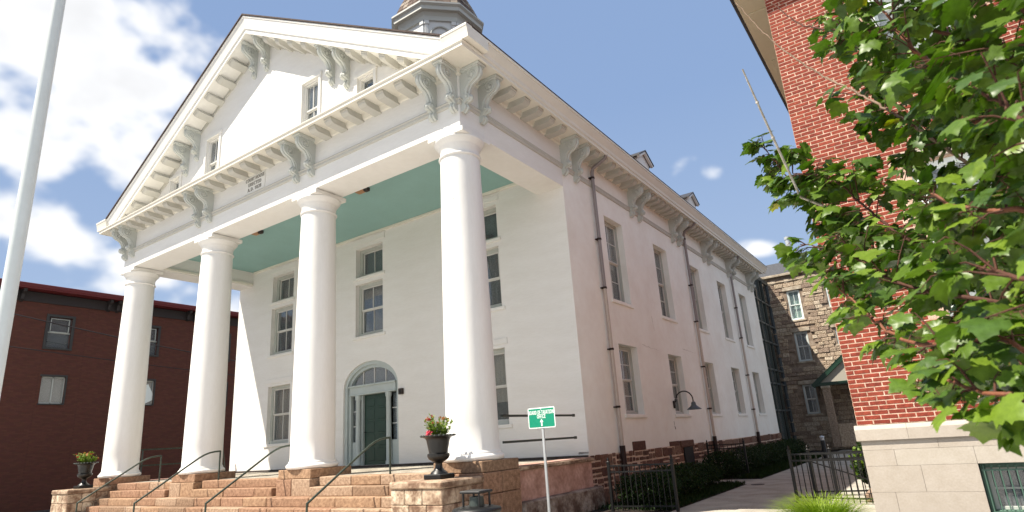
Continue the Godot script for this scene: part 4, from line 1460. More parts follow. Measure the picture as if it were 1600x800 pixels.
func glass_link() -> void:
	var T := thing("glass_stairwell", "narrow glazed stair link between the courthouse and the stone building", "glass link", Vector3(-1.5, G, -30))
	var x := 0.12
	var z0 := -27.25
	var z1 := -32.95
	var ys := [G, 1.08, 2.65, 3.5, 5.2, 6.35, 7.8, 9.3]
	var zs := [z0, -29.0, -30.2, -31.2, z1]
	var b := MB.new()
	for y in ys:
		b.box(Vector3(x, y, (z0 + z1) / 2), Vector3(0.12, 0.10, z0 - z1), 0.008)
	part(T, "transom", b, M.lamp_grey)
	for z in zs:
		b = MB.new()
		b.box(Vector3(x + 0.02, (G + 9.3) / 2, z), Vector3(0.14, 9.3 - G, 0.075), 0.008)
		part(T, "mullion", b, M.iron_grey if z > -32.0 else M.lamp_grey)
	for i in zs.size() - 1:
		for j in ys.size() - 1:
			b = MB.new()
			b.box(Vector3(x - 0.02, (ys[j] + ys[j + 1]) / 2, (zs[i] + zs[i + 1]) / 2), Vector3(0.012, ys[j + 1] - ys[j] - 0.1, zs[i] - zs[i + 1] - 0.08))
			part(T, "pane", b, M.glass if i == 1 or i == 0 else M.glass_dark)
	b = MB.new()
	for y in [1.0, 3.45, 6.3]: b.box(Vector3(-1.6, y, (z0 + z1) / 2), Vector3(3.1, 0.2, z0 - z1 - 0.1))
	b.box(Vector3(-3.2, 4, (z0 + z1) / 2), Vector3(0.2, 10.5, z0 - z1))
	part(T, "landing", b, M.ash_trim)
	for z in [-28.6, -30.9]:
		b = MB.new()
		b.box(Vector3(-0.55, 4.0, z), Vector3(0.3, 10.4, 0.3), 0.02)
		part(T, "inner_column", b, M.ash_trim)
	b = MB.new()
	b.box(Vector3(-1.5, 9.42, (z0 + z1) / 2), Vector3(3.4, 0.14, z0 - z1), 0.01)
	part(T, "flat_roof", b, M.iron_grey)

# ------------------------------------------------------------------ dark red building on the left
func left_building() -> void:
	var x := -28.0
	var T := thing("red_brick_building", "long dark red painted brick building left of the courthouse", "building", Vector3(x - 5, G, -8))
	var R90 := Basis(Vector3.UP, PI / 2)
	var z0 := 9.0
	var z1 := -40.0
	var ops := []
	var wl := []
	for k in range(-1, 6):
		var zc := -2.4 - 4.35 * k
		wl.append([zc, 6.32, 1.02, 1.56, 0])
		wl.append([zc - 0.05, 3.55, 1.02, 1.32, 1])
	for w in wl: ops.append(Rect2(z0 - w[0] - w[2] / 2, w[1] - (G - 0.1), w[2], w[3]))
	var b := MB.new()
	wall(b, Vector3(x, G - 0.1, z0), Vector3(0, 0, -1), Vector3.RIGHT, z0 - z1, 9.1 - G, ops, 0.2)
	part(T, "wall", b, M.left_brick)
	b = MB.new()
	b.box(Vector3(x - 5.7, 3.9, (z0 + z1) / 2), Vector3(10.4, 10.0, z0 - z1 - 0.1))
	part(T, "rear_block", b, M.left_dark)
	for w in wl:
		var f := MB.new()
		var c := Vector3(x, w[1] + w[3] / 2, w[0])
		var cas := 0.13
		if w[4] == 0:
			f.box(c + Vector3(0.01, w[3] / 2 + cas / 2, 0), Vector3(0.07, cas, w[2] + 2 * cas), 0.01)
			f.box(c + Vector3(0.01, -w[3] / 2 - 0.05, 0), Vector3(0.1, 0.1, w[2] + 2 * cas), 0.01)
			for s in [-1.0, 1.0]: f.box(c + Vector3(0.01, 0, s * (w[2] / 2 + cas / 2)), Vector3(0.07, w[3], cas), 0.01)
		else:
			f.box(c + Vector3(0.01, w[3] / 2 + 0.05, 0), Vector3(0.06, 0.1, w[2] + 0.16), 0.01)
			f.box(c + Vector3(0.01, 0, -w[2] / 2 - 0.04), Vector3(0.06, w[3], 0.08), 0.01)
			f.box(c + Vector3(0.02, -w[3] / 2 - 0.03, 0), Vector3(0.08, 0.06, w[2] + 0.1), 0.01)
		var wn := part(T, "window", f, M.left_lintel)
		f = MB.new()
		if w[4] == 0:
			f.box(c + Vector3(-0.10, 0, 0), Vector3(0.04, 0.05, w[2]))
			for s in [-1.0, 1.0]: f.box(c + Vector3(-0.06, 0.36, s * 0.40), Vector3(0.03, 0.66, 0.035))
			f.box(c + Vector3(-0.06, 0.70, 0), Vector3(0.03, 0.035, 0.83)); f.box(c + Vector3(-0.06, 0.03, 0), Vector3(0.03, 0.035, 0.83))
		else:
			for s in [-0.96, 0.0, 0.96]: f.box(c + Vector3(-0.08, 0, s * w[2] / 2), Vector3(0.04, w[3], 0.05))
			for s in [-0.96, 0.96]: f.box(c + Vector3(-0.08, s * w[3] / 2, 0), Vector3(0.04, 0.05, w[2]))
		part(wn, "sash", f, M.frame_grey)
		for s in 2:
			f = MB.new()
			if w[4] == 0: f.box(c + Vector3(-0.12, (s - 0.5) * w[3] / 2, 0), Vector3(0.01, w[3] / 2 - 0.03, w[2]))
			else: f.box(c + Vector3(-0.11, 0, (s - 0.5) * w[2] / 2), Vector3(0.01, w[3], w[2] / 2 - 0.03))
			part(wn, "pane", f, M.glass)
		f = MB.new()
		f.box(c + Vector3(-0.22, -w[3] * 0.25 if w[4] == 0 else 0.0, 0), Vector3(0.01, w[3] * (0.5 if w[4] == 0 else 1.0), w[2]))
		part(wn, "blind", f, M.left_dark if w[4] == 0 else M.blind)
	# eave: gutter board with paired brackets below
	b = MB.new()
	b.box(Vector3(x + 0.25, 9.12, (z0 + z1) / 2), Vector3(0.7, 0.10, z0 - z1 + 0.6), 0.01)
	b.box(Vector3(x + 0.56, 9.24, (z0 + z1) / 2), Vector3(0.12, 0.20, z0 - z1 + 0.6), 0.02)
	part(T, "eave", b, M.left_trim)
	b = MB.new()
	b.face([Vector3(x + 0.6, 9.32, z0 + 0.3), Vector3(x + 0.6, 9.32, z1), Vector3(x - 6, 9.9, z1), Vector3(x - 6, 9.9, z0 + 0.3)], Vector3.UP)
	b.box(Vector3(x + 0.03, 8.78, (z0 + z1) / 2), Vector3(0.06, 0.5, z0 - z1), 0.01)
	part(T, "roof_edge", b, M.left_dark)
	var bm := MB.new()
	bm.extrude(PackedVector2Array([Vector2(0, 0), Vector2(0.45, 0), Vector2(0.42, -0.14), Vector2(0.22, -0.24), Vector2(0.16, -0.5), Vector2(0, -0.6)]), 0.14)
	var bmm := bm.mesh()
	for k in 9:
		for s in [-0.22, 0.22]: part(T, "eave_bracket", bmm, M.left_dark, Transform3D(Basis(), Vector3(x + 0.06, 9.06, 4.0 - 4.35 * k + s)))
	# a white board leaning inside one of the windows
	b = MB.new()
	b.box(Vector3(x - 0.06, 4.15, -7.0), Vector3(0.03, 0.9, 0.55), 0.0, Basis(Vector3.RIGHT, 0.5))
	part(T, "window_board", b, M.sign_white)
	# overhead cables in front of it
	var ends := [[Vector3(-26, 8.3, 6.0), Vector3(-26, 5.0, -24.0), 0.45, 0.028, "thick dark overhead cable sloping across the red building"], [Vector3(-26, 6.4, 6.0), Vector3(-26, 4.6, -24.0), 0.25, 0.022, "thin dark overhead cable lower on the red building"]]
	for e in ends:
		var p := []
		for i in 13:
			var t := i / 12.0
			p.append(e[0].lerp(e[1], t) - Vector3(0, e[2] * sin(t * PI), 0))
		b = MB.new()
		b.tube(p, [e[3]], 6)
		tagged(part(self, "overhead_cable", b, M.left_dark), e[4], "cable", "overhead cables by the red building")

# ------------------------------------------------------------------ brick building on the right
func brick_building() -> void:
	var zf := -1.0
	var x0 := 7.0
	var T := thing("brick_building", "red brick building with white mortar on a pale limestone base", "building", Vector3(11, G, -8))
	var x1 := 14.0
	var y0 := 0.232
	var top := 8.9
	var wins := [[9.12, 5.80, 1.30, 2.2], [9.12, 1.55, 1.30, 2.5], [12.4, 1.55, 1.3, 2.5], [12.4, 5.8, 1.3, 2.2]]
	var ops := []
	for w in wins: ops.append(Rect2(w[0] - w[2] / 2 - x0, w[1] - y0, w[2], w[3]))
	var b := MB.new()
	wall(b, Vector3(x0, y0, zf), Vector3.RIGHT, Vector3.BACK, x1 - x0, top - y0, ops, 0.22)
	b.box(Vector3(x0 + 0.06, (top + y0) / 2, zf - 8.2), Vector3(0.1, top - y0, 16.2))
	part(T, "mortar_wall", b, M.mortar)
	b = MB.new()
	b.box(Vector3((x0 + x1) / 2, 4.0, zf - 8.6), Vector3(x1 - x0 - 0.3, 9.5, 15.6))
	part(T, "inner_block", b, M.room)
	# bricks: running bond, 67.7 mm courses
	var ch := 0.0677
	var bw := 0.222
	var bm := MB.new()
	bm.box(Vector3.ZERO, Vector3(bw - 0.0135, ch - 0.0135, 0.05), 0.004)
	var bmesh := bm.mesh()
	bm = MB.new()
	bm.box(Vector3.ZERO, Vector3(bw / 2 - 0.0135, ch - 0.0135, 0.05), 0.004)
	var hmesh := bm.mesh()
	var rest := []
	for k in 5: rest.append([])
	var n := 0
	var r := RandomNumberGenerator.new()
	r.seed = 12
	var rows := int((top - y0) / ch)
	for row in rows:
		var y := y0 + ch * (row + 0.5)
		var x := x0 - 0.002
		var first := row % 2 == 1
		while x < 10.8:
			var w := bw / 2 if first else bw
			var skip := false
			for q in wins:
				if x + w > q[0] - q[2] / 2 - 0.1 and x + 0.02 < q[0] + q[2] / 2 + 0.1 and y > q[1] - 0.12 and y < q[1] + q[3] + 0.22: skip = true
			if not skip:
				var t := Transform3D(Basis(Vector3.UP, r.randf_range(-0.006, 0.006)) * Basis(Vector3(0, 0, 1), r.randf_range(-0.006, 0.006)), Vector3(x + w / 2, y, zf - 0.021 + r.randf_range(-0.0015, 0.0015)))
				var mk := r.randi_range(0, 4)
				if n < 300 and x < 8.0:
					part(T, "brick", hmesh if first else bmesh, M["brick%d" % mk], t)
					n += 1
				else: rest[mk].append([t, first])
			x += w
			first = false
	for k in 5:
		var full := []
		for q in rest[k]:
			full.append(Transform3D(q[0].basis.scaled_local(Vector3(0.48 if q[1] else 1.0, 1, 1)), q[0].origin))
		swarm(T, "brickwork", bmesh, M["brick%d" % k], full)
	# the alley side, seen only from beside the walk, laid the same way
	var flank := []
	for row in rows:
		var z := zf - 0.03 - (bw / 2 if row % 2 else 0.0)
		while z > zf - 16.0:
			flank.append(Transform3D(Basis(Vector3.UP, PI / 2), Vector3(x0 + 0.018, y0 + ch * (row + 0.5), z - bw / 2)))
			z -= bw
	swarm(T, "brickwork", bmesh, M.brick_pale, flank)
	for w in wins:
		window(T, Transform3D(Basis(), Vector3(w[0], w[1], zf)), w[2], w[3], {"rows": 1, "cols": 1, "recess": 0.10, "frame": 0.09, "fm": M.sign_white, "sm": M.sign_white, "blind": M.frame_grey, "sillm": M.lime0})
		b = MB.new()
		b.box(Vector3(w[0], w[1] + w[3] + 0.12, zf + 0.01), Vector3(w[2] + 0.2, 0.2, 0.06), 0.01)
		part(T, "lintel", b, M.lime1)
	# limestone: water table and blocks
	b = MB.new()
	var bw_op := [Rect2(8.34 - x0, -1.0 - (G - 0.1), 1.5, 0.645)]
	wall(b, Vector3(x0, G - 0.1, zf - 0.005), Vector3.RIGHT, Vector3.BACK, x1 - x0, -0.0 - G + 0.1, bw_op, 0.2)
	b.box(Vector3(x0 + 0.055, -0.6, zf - 8.2), Vector3(0.1, 1.3, 16.2))
	part(T, "base_wall", b, M.lime_joint)
	var xs := [x0 - 0.05, 7.62, 8.88, 10.2, 11.6, x1]
	for i in 5:
		b = MB.new()
		var w: float = xs[i + 1] - xs[i]
		var prof := PackedVector2Array([Vector2(-0.1, 0.0), Vector2(0.05, 0.0), Vector2(0.058, 0.01), Vector2(0.06, 0.165), Vector2(0.045, 0.185), Vector2(0.0, 0.226), Vector2(-0.1, 0.228)])
		b.extrude(prof, w - 0.003, Transform3D(Basis(Vector3(0, 0, 1), Vector3.UP, Vector3(-1, 0, 0)), Vector3(xs[i] + w / 2, 0.0, zf)))
		part(T, "ledge_stone", b, M["lime%d" % (i % 3)])
	b = MB.new()
	b.box(Vector3(x0 - 0.02, 0.11, zf - 8.2), Vector3(0.10, 0.2, 16.0), 0.02)
	part(T, "ledge_stone", b, M.lime1)
	var yrow := 0.0
	for row in 4:
		var h: float = [0.20, 0.155, 0.36, 0.72][row]
		var x := x0
		var cuts: Array = [[7.95, 9.1, 10.4, 11.8, x1], [7.40, 8.337, 9.84, 11.0, 12.4, x1], [7.68, 8.337, 9.84, 10.8, 12.0, x1], [7.3, 8.337, 9.84, 11.0, 12.2, x1]][row]
		if row == 0: h = 0.13
		if row == 1: h = 0.225
		for c in cuts:
			if not (row >= 2 and absf(c - 9.84) < 0.01) and not (row == 1 and false):
				b = MB.new()
				var w: float = c - x
				var drop := h
				b.box(Vector3(x + w / 2, yrow - drop / 2, zf + 0.0), Vector3(w - 0.003, drop - 0.003, 0.04), 0.0015)
				if not (row == 1 and absf(c - 9.84) < 0.01 and false): part(T, "limestone_block", b, M["lime%d" % rng.randi_range(0, 2)])
			x = c
		yrow -= h
	b = MB.new()
	b.box(Vector3(9.09, -1.08, zf + 0.01), Vector3(1.54, 0.1, 0.14), 0.01)
	part(T, "limestone_block", b, M.lime0)
	# basement window behind an iron grille
	window(T, Transform3D(Basis(), Vector3(9.09, -1.02, zf)), 1.48, 0.66, {"rows": 2, "cols": 3, "single": true, "recess": 0.16, "frame": 0.06, "fm": M.grille, "sm": M.frame_grey, "blind": M.dark, "sill": false})
	b = MB.new()
	b.bar(Vector3(8.36, -0.445, zf - 0.04), Vector3(9.82, -0.445, zf - 0.04), 0.02, 0.012, Vector3.UP)
	b.bar(Vector3(8.36, -0.98, zf - 0.04), Vector3(9.82, -0.98, zf - 0.04), 0.02, 0.012, Vector3.UP)
	var gr := part(T, "window_grille", b, M.grille)
	for k in 17:
		b = MB.new()
		var xx := 8.385 + 0.088 * k
		b.cyl(Vector3(xx, -1.02, zf - 0.04), Vector3(xx, -0.41, zf - 0.04), 0.0075, 8)
		b.lathe(Vector3(xx, -0.395, zf - 0.04), [Vector2(0.001, -0.02), Vector2(0.016, -0.008), Vector2(0.016, 0.008), Vector2(0.001, 0.02)], 8)
		part(gr, "grille_bar", b, M.grille)
	# the eave running back along the alley side
	b = MB.new()
	b.box(Vector3(x0 - 0.20, 8.96, zf - 7.9), Vector3(0.94, 0.10, 17.2), 0.01)
	part(T, "eave_soffit", b, M.eave_tan)
	b = MB.new()
	b.box(Vector3(x0 - 0.70, 9.06, zf - 7.9), Vector3(0.09, 0.26, 17.4), 0.02)
	part(T, "gutter", b, M.gutter_dark)
	for k in 8:
		b = MB.new()
		b.box(Vector3(x0 - 0.22, 8.895, zf + 0.2 - 2.2 * k), Vector3(0.62, 0.035, 0.7), 0.008)
		part(T, "soffit_panel", b, M.eave_tan)
	for k in 3:
		b = MB.new()
		b.lathe(Vector3(x0 - 0.22, 8.87, zf - 0.9 - 2.2 * k), [Vector2(0.001, -0.03), Vector2(0.09, -0.02), Vector2(0.11, 0.01)], 14)
		part(T, "soffit_light", b, M.frame_grey)
	b = MB.new()
	b.face([Vector3(x0 - 0.74, 9.18, zf + 0.8), Vector3(x0 - 0.74, 9.18, zf - 16.4), Vector3(x0 + 3.5, 10.6, zf - 16.4), Vector3(x0 + 3.5, 10.6, zf + 0.8)], Vector3.UP)
	b.face([Vector3(x1 + 0.7, 9.18, zf + 0.8), Vector3(x1 + 0.7, 9.18, zf - 16.4), Vector3(x0 + 3.5, 10.6, zf - 16.4), Vector3(x0 + 3.5, 10.6, zf + 0.8)], Vector3.UP)
	part(T, "roof", b, M.slate)

# ------------------------------------------------------------------ sign, bin, lamp, pipes, poles
func street_furniture() -> void:
	# sign
	var zs := -1.0
	var T := thing("direction_sign", "green and white directional sign reading Board of Taxation Office on a thin post", "sign", Vector3(1.42, G, zs))
	var tilt := Basis(Vector3(0, 0, 1), 0.0)
	var rr := func(w: float, h: float, r: float) -> PackedVector2Array:
		var p := PackedVector2Array()
		for c in 4:
			var cc := Vector2([w / 2 - r, -w / 2 + r, -w / 2 + r, w / 2 - r][c], [h / 2 - r, h / 2 - r, -h / 2 + r, -h / 2 + r][c])
			for k in 5:
				var a := PI / 2 * (c + k / 4.0)
				p.append(cc + Vector2(cos(a), sin(a)) * r)
		return p
	var c := Vector3(1.425, 0.752, zs)
	var b := MB.new()
	b.extrude(rr.call(0.64, 0.405, 0.03), 0.006, Transform3D(tilt, c))
	var board := part(T, "sign_board", b, M.sign_white)
	b = MB.new()
	b.extrude(rr.call(0.60, 0.365, 0.016), 0.003, Transform3D(tilt, c + Vector3(0, 0, 0.0045)))
	part(board, "green_field", b, M.sign_green)
	part(board, "lettering", text_mesh("BOARD OF TAXATION", 0.05, 0.002), M.sign_white, Transform3D(Basis().scaled(Vector3(0.90, 1.6, 1)), c + Vector3(0, 0.105, 0.008)))
	part(board, "lettering", text_mesh("OFFICE", 0.05, 0.002), M.sign_white, Transform3D(Basis().scaled(Vector3(0.90, 1.6, 1)), c + Vector3(0, 0.025, 0.008)))
	b = MB.new()
	b.extrude(PackedVector2Array([Vector2(-0.016, -0.16), Vector2(0.016, -0.16), Vector2(0.016, -0.085), Vector2(0.042, -0.085), Vector2(0, -0.022), Vector2(-0.042, -0.085), Vector2(-0.016, -0.085)]), 0.002, Transform3D(tilt, c + Vector3(0.0, 0, 0.008)))
	part(board, "arrow", b, M.sign_white)
	for y in [0.165, -0.165]:
		b = MB.new()
		b.lathe(c + Vector3(0, y, 0.007), [Vector2(0.001, 0.006), Vector2(0.011, 0.004), Vector2(0.013, 0)], 8, Basis(Vector3.RIGHT, PI / 2))
		part(board, "bolt", b, M.zinc)
	b = MB.new()
	b.box(Vector3(1.42, (G + 0.93) / 2 - 0.02, zs - 0.028), Vector3(0.05, 0.93 - G, 0.04), 0.006)
	part(T, "post", b, M.zinc)
	# ash bin
	var bp := Vector3(2.48, G, 2.6)
	T = thing("litter_bin", "black round litter bin with a small raised hood in front of the pedestal", "bin", bp)
	b = MB.new()
	b.lathe(bp, [Vector2(0.26, 0.0), Vector2(0.29, 0.02), Vector2(0.325, 0.80), Vector2(0.345, 0.815), Vector2(0.35, 0.85), Vector2(0.335, 0.87), Vector2(0.25, 0.89), Vector2(0.12, 0.90), Vector2(0, 0.90)], 36)
	part(T, "body", b, M.plastic)
	for k in 4:
		b = MB.new()
		b.cyl(bp + Vector3(0.14 if k % 2 else -0.14, 0.88, 0.12 if k > 1 else -0.12), bp + Vector3(0.14 if k % 2 else -0.14, 1.08, 0.12 if k > 1 else -0.12), 0.016, 8)
		part(T, "hood_post", b, M.plastic)
	b = MB.new()
	b.box(bp + Vector3(0, 1.085, 0), Vector3(0.36, 0.035, 0.32), 0.012)
	part(T, "hood", b, M.plastic)
	b = MB.new()
	b.lathe(bp + Vector3(0, 0.9, 0), [Vector2(0.11, 0), Vector2(0.10, 0.12), Vector2(0.0, 0.13)], 20)
	part(T, "inner_can", b, M.iron_grey)
	# gooseneck lamp on the side wall (not lit)
	var lz := -11.35
	T = thing("wall_lamp", "unlit gooseneck lamp with a grey metal shade on the side wall", "lamp", Vector3(XW, 1.2, lz))
	b = MB.new()
	b.box(Vector3(XW + 0.03, 1.2, lz), Vector3(0.06, 0.26, 0.14), 0.015)
	part(T, "wall_plate", b, M.iron)
	b = MB.new()
	var p := [Vector3(XW + 0.04, 1.24, lz)]
	for i in 15:
		var a := PI - PI * i / 14.0
		p.append(Vector3(XW + 0.40 + 0.30 * cos(a), 1.32 + 0.30 * sin(a), lz))
	p.append(Vector3(XW + 0.70, 1.22, lz))
	b.tube(p, [0.022], 8)
	part(T, "arm", b, M.iron)
	b = MB.new()
	b.lathe(Vector3(XW + 0.70, 0.98, lz), [Vector2(0.25, 0.0), Vector2(0.245, 0.012), Vector2(0.13, 0.10), Vector2(0.085, 0.15), Vector2(0.075, 0.22), Vector2(0.05, 0.26), Vector2(0, 0.27)], 24)
	b.lathe(Vector3(XW + 0.70, 0.98, lz), [Vector2(0.0, 0.16), Vector2(0.08, 0.14), Vector2(0.13, 0.09), Vector2(0.25, 0.0)], 24)
	part(T, "shade", b, M.lamp_grey)
	# downpipes
	var pz := [-6.57, -15.1, -22.03]
	var pl := ["downpipe nearest the porch on the pale side wall", "middle downpipe on the pale side wall, behind the lamp", "farthest downpipe on the pale side wall"]
	for i in 3:
		T = thing("downpipe", pl[i], "downpipe", Vector3(XW, G, pz[i]), "downpipes on the side wall")
		b = MB.new()
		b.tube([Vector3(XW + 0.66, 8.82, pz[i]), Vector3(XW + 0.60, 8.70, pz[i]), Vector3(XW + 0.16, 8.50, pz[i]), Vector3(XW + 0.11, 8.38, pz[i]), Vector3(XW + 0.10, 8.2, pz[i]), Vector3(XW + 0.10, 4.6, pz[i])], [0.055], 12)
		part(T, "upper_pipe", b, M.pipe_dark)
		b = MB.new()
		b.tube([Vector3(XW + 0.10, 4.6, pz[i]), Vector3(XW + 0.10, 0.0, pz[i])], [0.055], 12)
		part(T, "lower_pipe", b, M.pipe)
		b = MB.new()
		b.tube([Vector3(XW + 0.10, 0.02, pz[i]), Vector3(XW + 0.10, G, pz[i])], [0.078], 12)
		part(T, "boot", b, M.pipe_boot)
		for y in [8.15, 6.1, 4.55, 2.7, 1.05]:
			b = MB.new()
			b.cyl(Vector3(XW + 0.10, y, pz[i]), Vector3(XW + 0.10, y + 0.06, pz[i]), 0.07, 12)
			b.box(Vector3(XW + 0.05, y + 0.03, pz[i]), Vector3(0.12, 0.03, 0.2), 0.005)
			part(T, "pipe_clip", b, M.pipe_boot)
	# flagpole
	T = thing("flagpole", "tall white metal flagpole at the left edge of the view", "flagpole", Vector3(-0.57, G, 7.42))
	b = MB.new()
	b.tube([Vector3(-0.57, G, 7.42), Vector3(-0.57, 3.5, 7.42), Vector3(-0.57, 13.5, 7.42)], [0.085, 0.08, 0.05], 24)
	b.lathe(Vector3(-0.57, 13.5, 7.42), [Vector2(0.03, 0), Vector2(0.09, 0.06), Vector2(0.1, 0.12), Vector2(0.06, 0.19), Vector2(0, 0.21)], 16)
	part(T, "mast", b, M.pole)
	b = MB.new()
	b.tube([Vector3(-0.70, -0.2, 7.40), Vector3(-0.665, 6.0, 7.40), Vector3(-0.62, 13.4, 7.42)], [0.005], 5)
	part(T, "halyard", b, M.blind)
	# small boxes under the porch
	for i in 2:
		var x: float = [-4.95, -10.3][i]
		T = thing("ceiling_fixture", ["small tan fitting on the mint ceiling nearer the right column", "small tan fitting on the mint ceiling nearer the left columns"][i], "light fitting", Vector3(x, 7.95, -1.9), "fittings on the porch ceiling")
		b = MB.new()
		b.box(Vector3(x, 7.91, -1.9), Vector3(0.34, 0.08, 0.2), 0.01)
		part(T, "base_plate", b, M.wood_fix)
		b = MB.new()
		b.box(Vector3(x + 0.24, 7.89, -1.9), Vector3(0.16, 0.11, 0.14), 0.012)
		part(T, "lamp_head", b, M.threshold)
	T = thing("alarm_box", "small dark box on the white wall right of the green door", "alarm box", Vector3(-6.13, 2.1, DW))
	b = MB.new()
	b.box(Vector3(-6.13, 2.11, DW + 0.05), Vector3(0.17, 0.19, 0.10), 0.012)
	part(T, "case", b, M.threshold)
	b = MB.new()
	b.lathe(Vector3(-6.13, 2.11, DW + 0.10), [Vector2(0.06, 0), Vector2(0.05, 0.02), Vector2(0, 0.025)], 12, Basis(Vector3.RIGHT, PI / 2))
	part(T, "sounder", b, M.iron)
	# bollard lamp far down the walk
	var bo := Vector3(3.3, G, -22.0)
	T = thing("bollard", "black bollard with a pale top at the far end of the walk", "bollard", bo)
	b = MB.new()
	b.lathe(bo, [Vector2(0.10, 0), Vector2(0.10, 0.85), Vector2(0.085, 0.88)], 16)
	part(T, "post", b, M.iron)
	b = MB.new()
	b.lathe(bo, [Vector2(0.085, 0.88), Vector2(0.085, 1.0), Vector2(0.11, 1.01), Vector2(0.09, 1.06), Vector2(0, 1.09)], 16)
	part(T, "cap", b, M.zinc)

func fence(label: String, nm: String, p0: Vector3, p1: Vector3, posts: Array, h: float, gap: float, group := "", brace := false) -> void:
	var T := thing(nm, label, nm.replace("_", " "), (p0 + p1) / 2, group)
	var d := (p1 - p0).normalized()
	var L := (p1 - p0).length()
	for t in posts:
		var b := MB.new()
		var q: Vector3 = p0 + d * (L * t)
		b.box(q + Vector3(0, (h + 0.05) / 2, 0), Vector3(0.065, h + 0.05, 0.065), 0.006)
		b.box(q + Vector3(0, h + 0.06, 0), Vector3(0.085, 0.02, 0.085), 0.005)
		b.lathe(q + Vector3(0, h + 0.07, 0), [Vector2(0.03, 0), Vector2(0.018, 0.02), Vector2(0.03, 0.045), Vector2(0.02, 0.07), Vector2(0, 0.11)], 10)
		part(T, "post", b, M.iron)
	for y in [h - 0.03, h - 0.17, 0.12]:
		var b := MB.new()
		b.bar(p0 + Vector3(0, y, 0), p1 + Vector3(0, y, 0), 0.035, 0.03, Vector3.UP)
		part(T, "rail", b, M.iron)
	var n := int(L / gap)
	var pk := MB.new()
	pk.box(Vector3(0, (h - 0.06) / 2 + 0.03, 0), Vector3(0.019, h - 0.06, 0.019), 0.003)
	var pm := pk.mesh()
	for k in range(1, n):
		part(T, "picket", pm, M.iron, Transform3D(Basis(Vector3.UP, atan2(-d.z, d.x)), p0 + d * (L * k / n)))
	if brace:
		var b := MB.new()
		b.bar(p0 + Vector3(0, h - 0.2, 0.03) , p1 + Vector3(0, 0.16, 0.03), 0.03, 0.02, Vector3.UP)
		part(T, "brace", b, M.iron)

func fences() -> void:
	fence("black iron picket fence across the planting bed beside the courthouse corner", "iron_fence", Vector3(1.31, G, -4.03), Vector3(2.84, G, -4.14), [0.0, 1.0], 1.05, 0.12, "black iron fences")
	fence("low black iron gate farther back among the shrubs by the courthouse", "iron_gate", Vector3(0.6, G, -13.9), Vector3(1.95, G, -13.8), [0.0, 1.0], 1.15, 0.14, "black iron fences")
	fence("black iron picket fence joining the corner of the brick building", "iron_fence", Vector3(5.0, G, -5.85), Vector3(6.98, G, -5.35), [0.0], 1.07, 0.115, "black iron fences")
	fence("open black iron gate with a diagonal brace behind the right fence", "iron_gate", Vector3(5.2, G, -7.0), Vector3(6.85, G, -7.3), [0.0, 0.28, 1.0], 1.02, 0.14, "black iron fences", true)
	# stone edging under the bushes
	for k in 5:
		var s := thing("edging_stone", "pale edging stone, %s, below the bushes behind the right fence" % ["nearest the fence", "second from the fence", "third from the fence", "fourth from the fence", "farthest from the fence"][k], "edging stone", Vector3(6.5, G, -6.2 - k * 0.42), "edging stones below the bushes")
		var b := MB.new()
		b.box(Vector3(6.62, G + 0.10, -6.1 - k * 0.42), Vector3(0.56, 0.17, 0.38), 0.025)
		part(s, "stone", b, M.paver_edge)

# ------------------------------------------------------------------ planting
func leaf_quad(w: float, l: float) -> ArrayMesh:
	var b := MB.new()
	var a := Vector3(0, 0, 0)
	b.trin(a, Vector3(w, l * 0.45, 0.12 * l), Vector3(0, l, 0), Vector3(0.3, 0, 1).normalized(), Vector3(0.3, 0, 1).normalized(), Vector3(0, 0, 1))
	b.trin(a, Vector3(0, l, 0), Vector3(-w, l * 0.45, 0.12 * l), Vector3(-0.3, 0, 1).normalized(), Vector3(0, 0, 1), Vector3(-0.3, 0, 1).normalized())
	return b.mesh()

func shrub(at: Vector3, r: Vector3, label: String, m0: Material, m1: Material, count: int, size: float, group := "shrubs along the courthouse") -> void:
	var T := thing("shrub", label, "shrub", at, group)
	var lm := leaf_quad(size * 0.45, size)
	var pl := [[], []]
	var st := MB.new()
	for k in 9:
		var a := TAU * k / 9.0
		st.tube([at, at + Vector3(cos(a) * r.x * 0.35, r.y * 0.6, sin(a) * r.z * 0.35), at + Vector3(cos(a) * r.x * 0.6, r.y * 1.35, sin(a) * r.z * 0.6)], [0.018, 0.012, 0.005], 5)
	part(T, "stem", st, M.trunk)
	var nz := FastNoiseLite.new()
	nz.seed = rng.randi() % 1000
	nz.frequency = 1.3
	for i in count:
		var d := Vector3(rng.randfn(), rng.randfn(), rng.randfn()).normalized()
		var k := 1.0 + 0.28 * nz.get_noise_3dv((at + d * 2.0) * 1.4)
		var rad := pow(rng.randf_range(0.25, 1.0), 0.45) * k
		var p := at + Vector3(0, r.y, 0) + Vector3(d.x * r.x, d.y * r.y, d.z * r.z) * rad
		if p.y < G + 0.02: continue
		var q := Basis(Vector3.UP, rng.randf() * TAU) * Basis(Vector3.RIGHT, rng.randf_range(-1.6, 0.6)) * Basis(Vector3(0, 0, 1), rng.randf_range(-0.8, 0.8))
		pl[i % 2].append(Transform3D(q * rng.randf_range(0.7, 1.25), p))
	swarm(T, "foliage", lm, m0, pl[0])
	swarm(T, "foliage", lm, m1, pl[1])

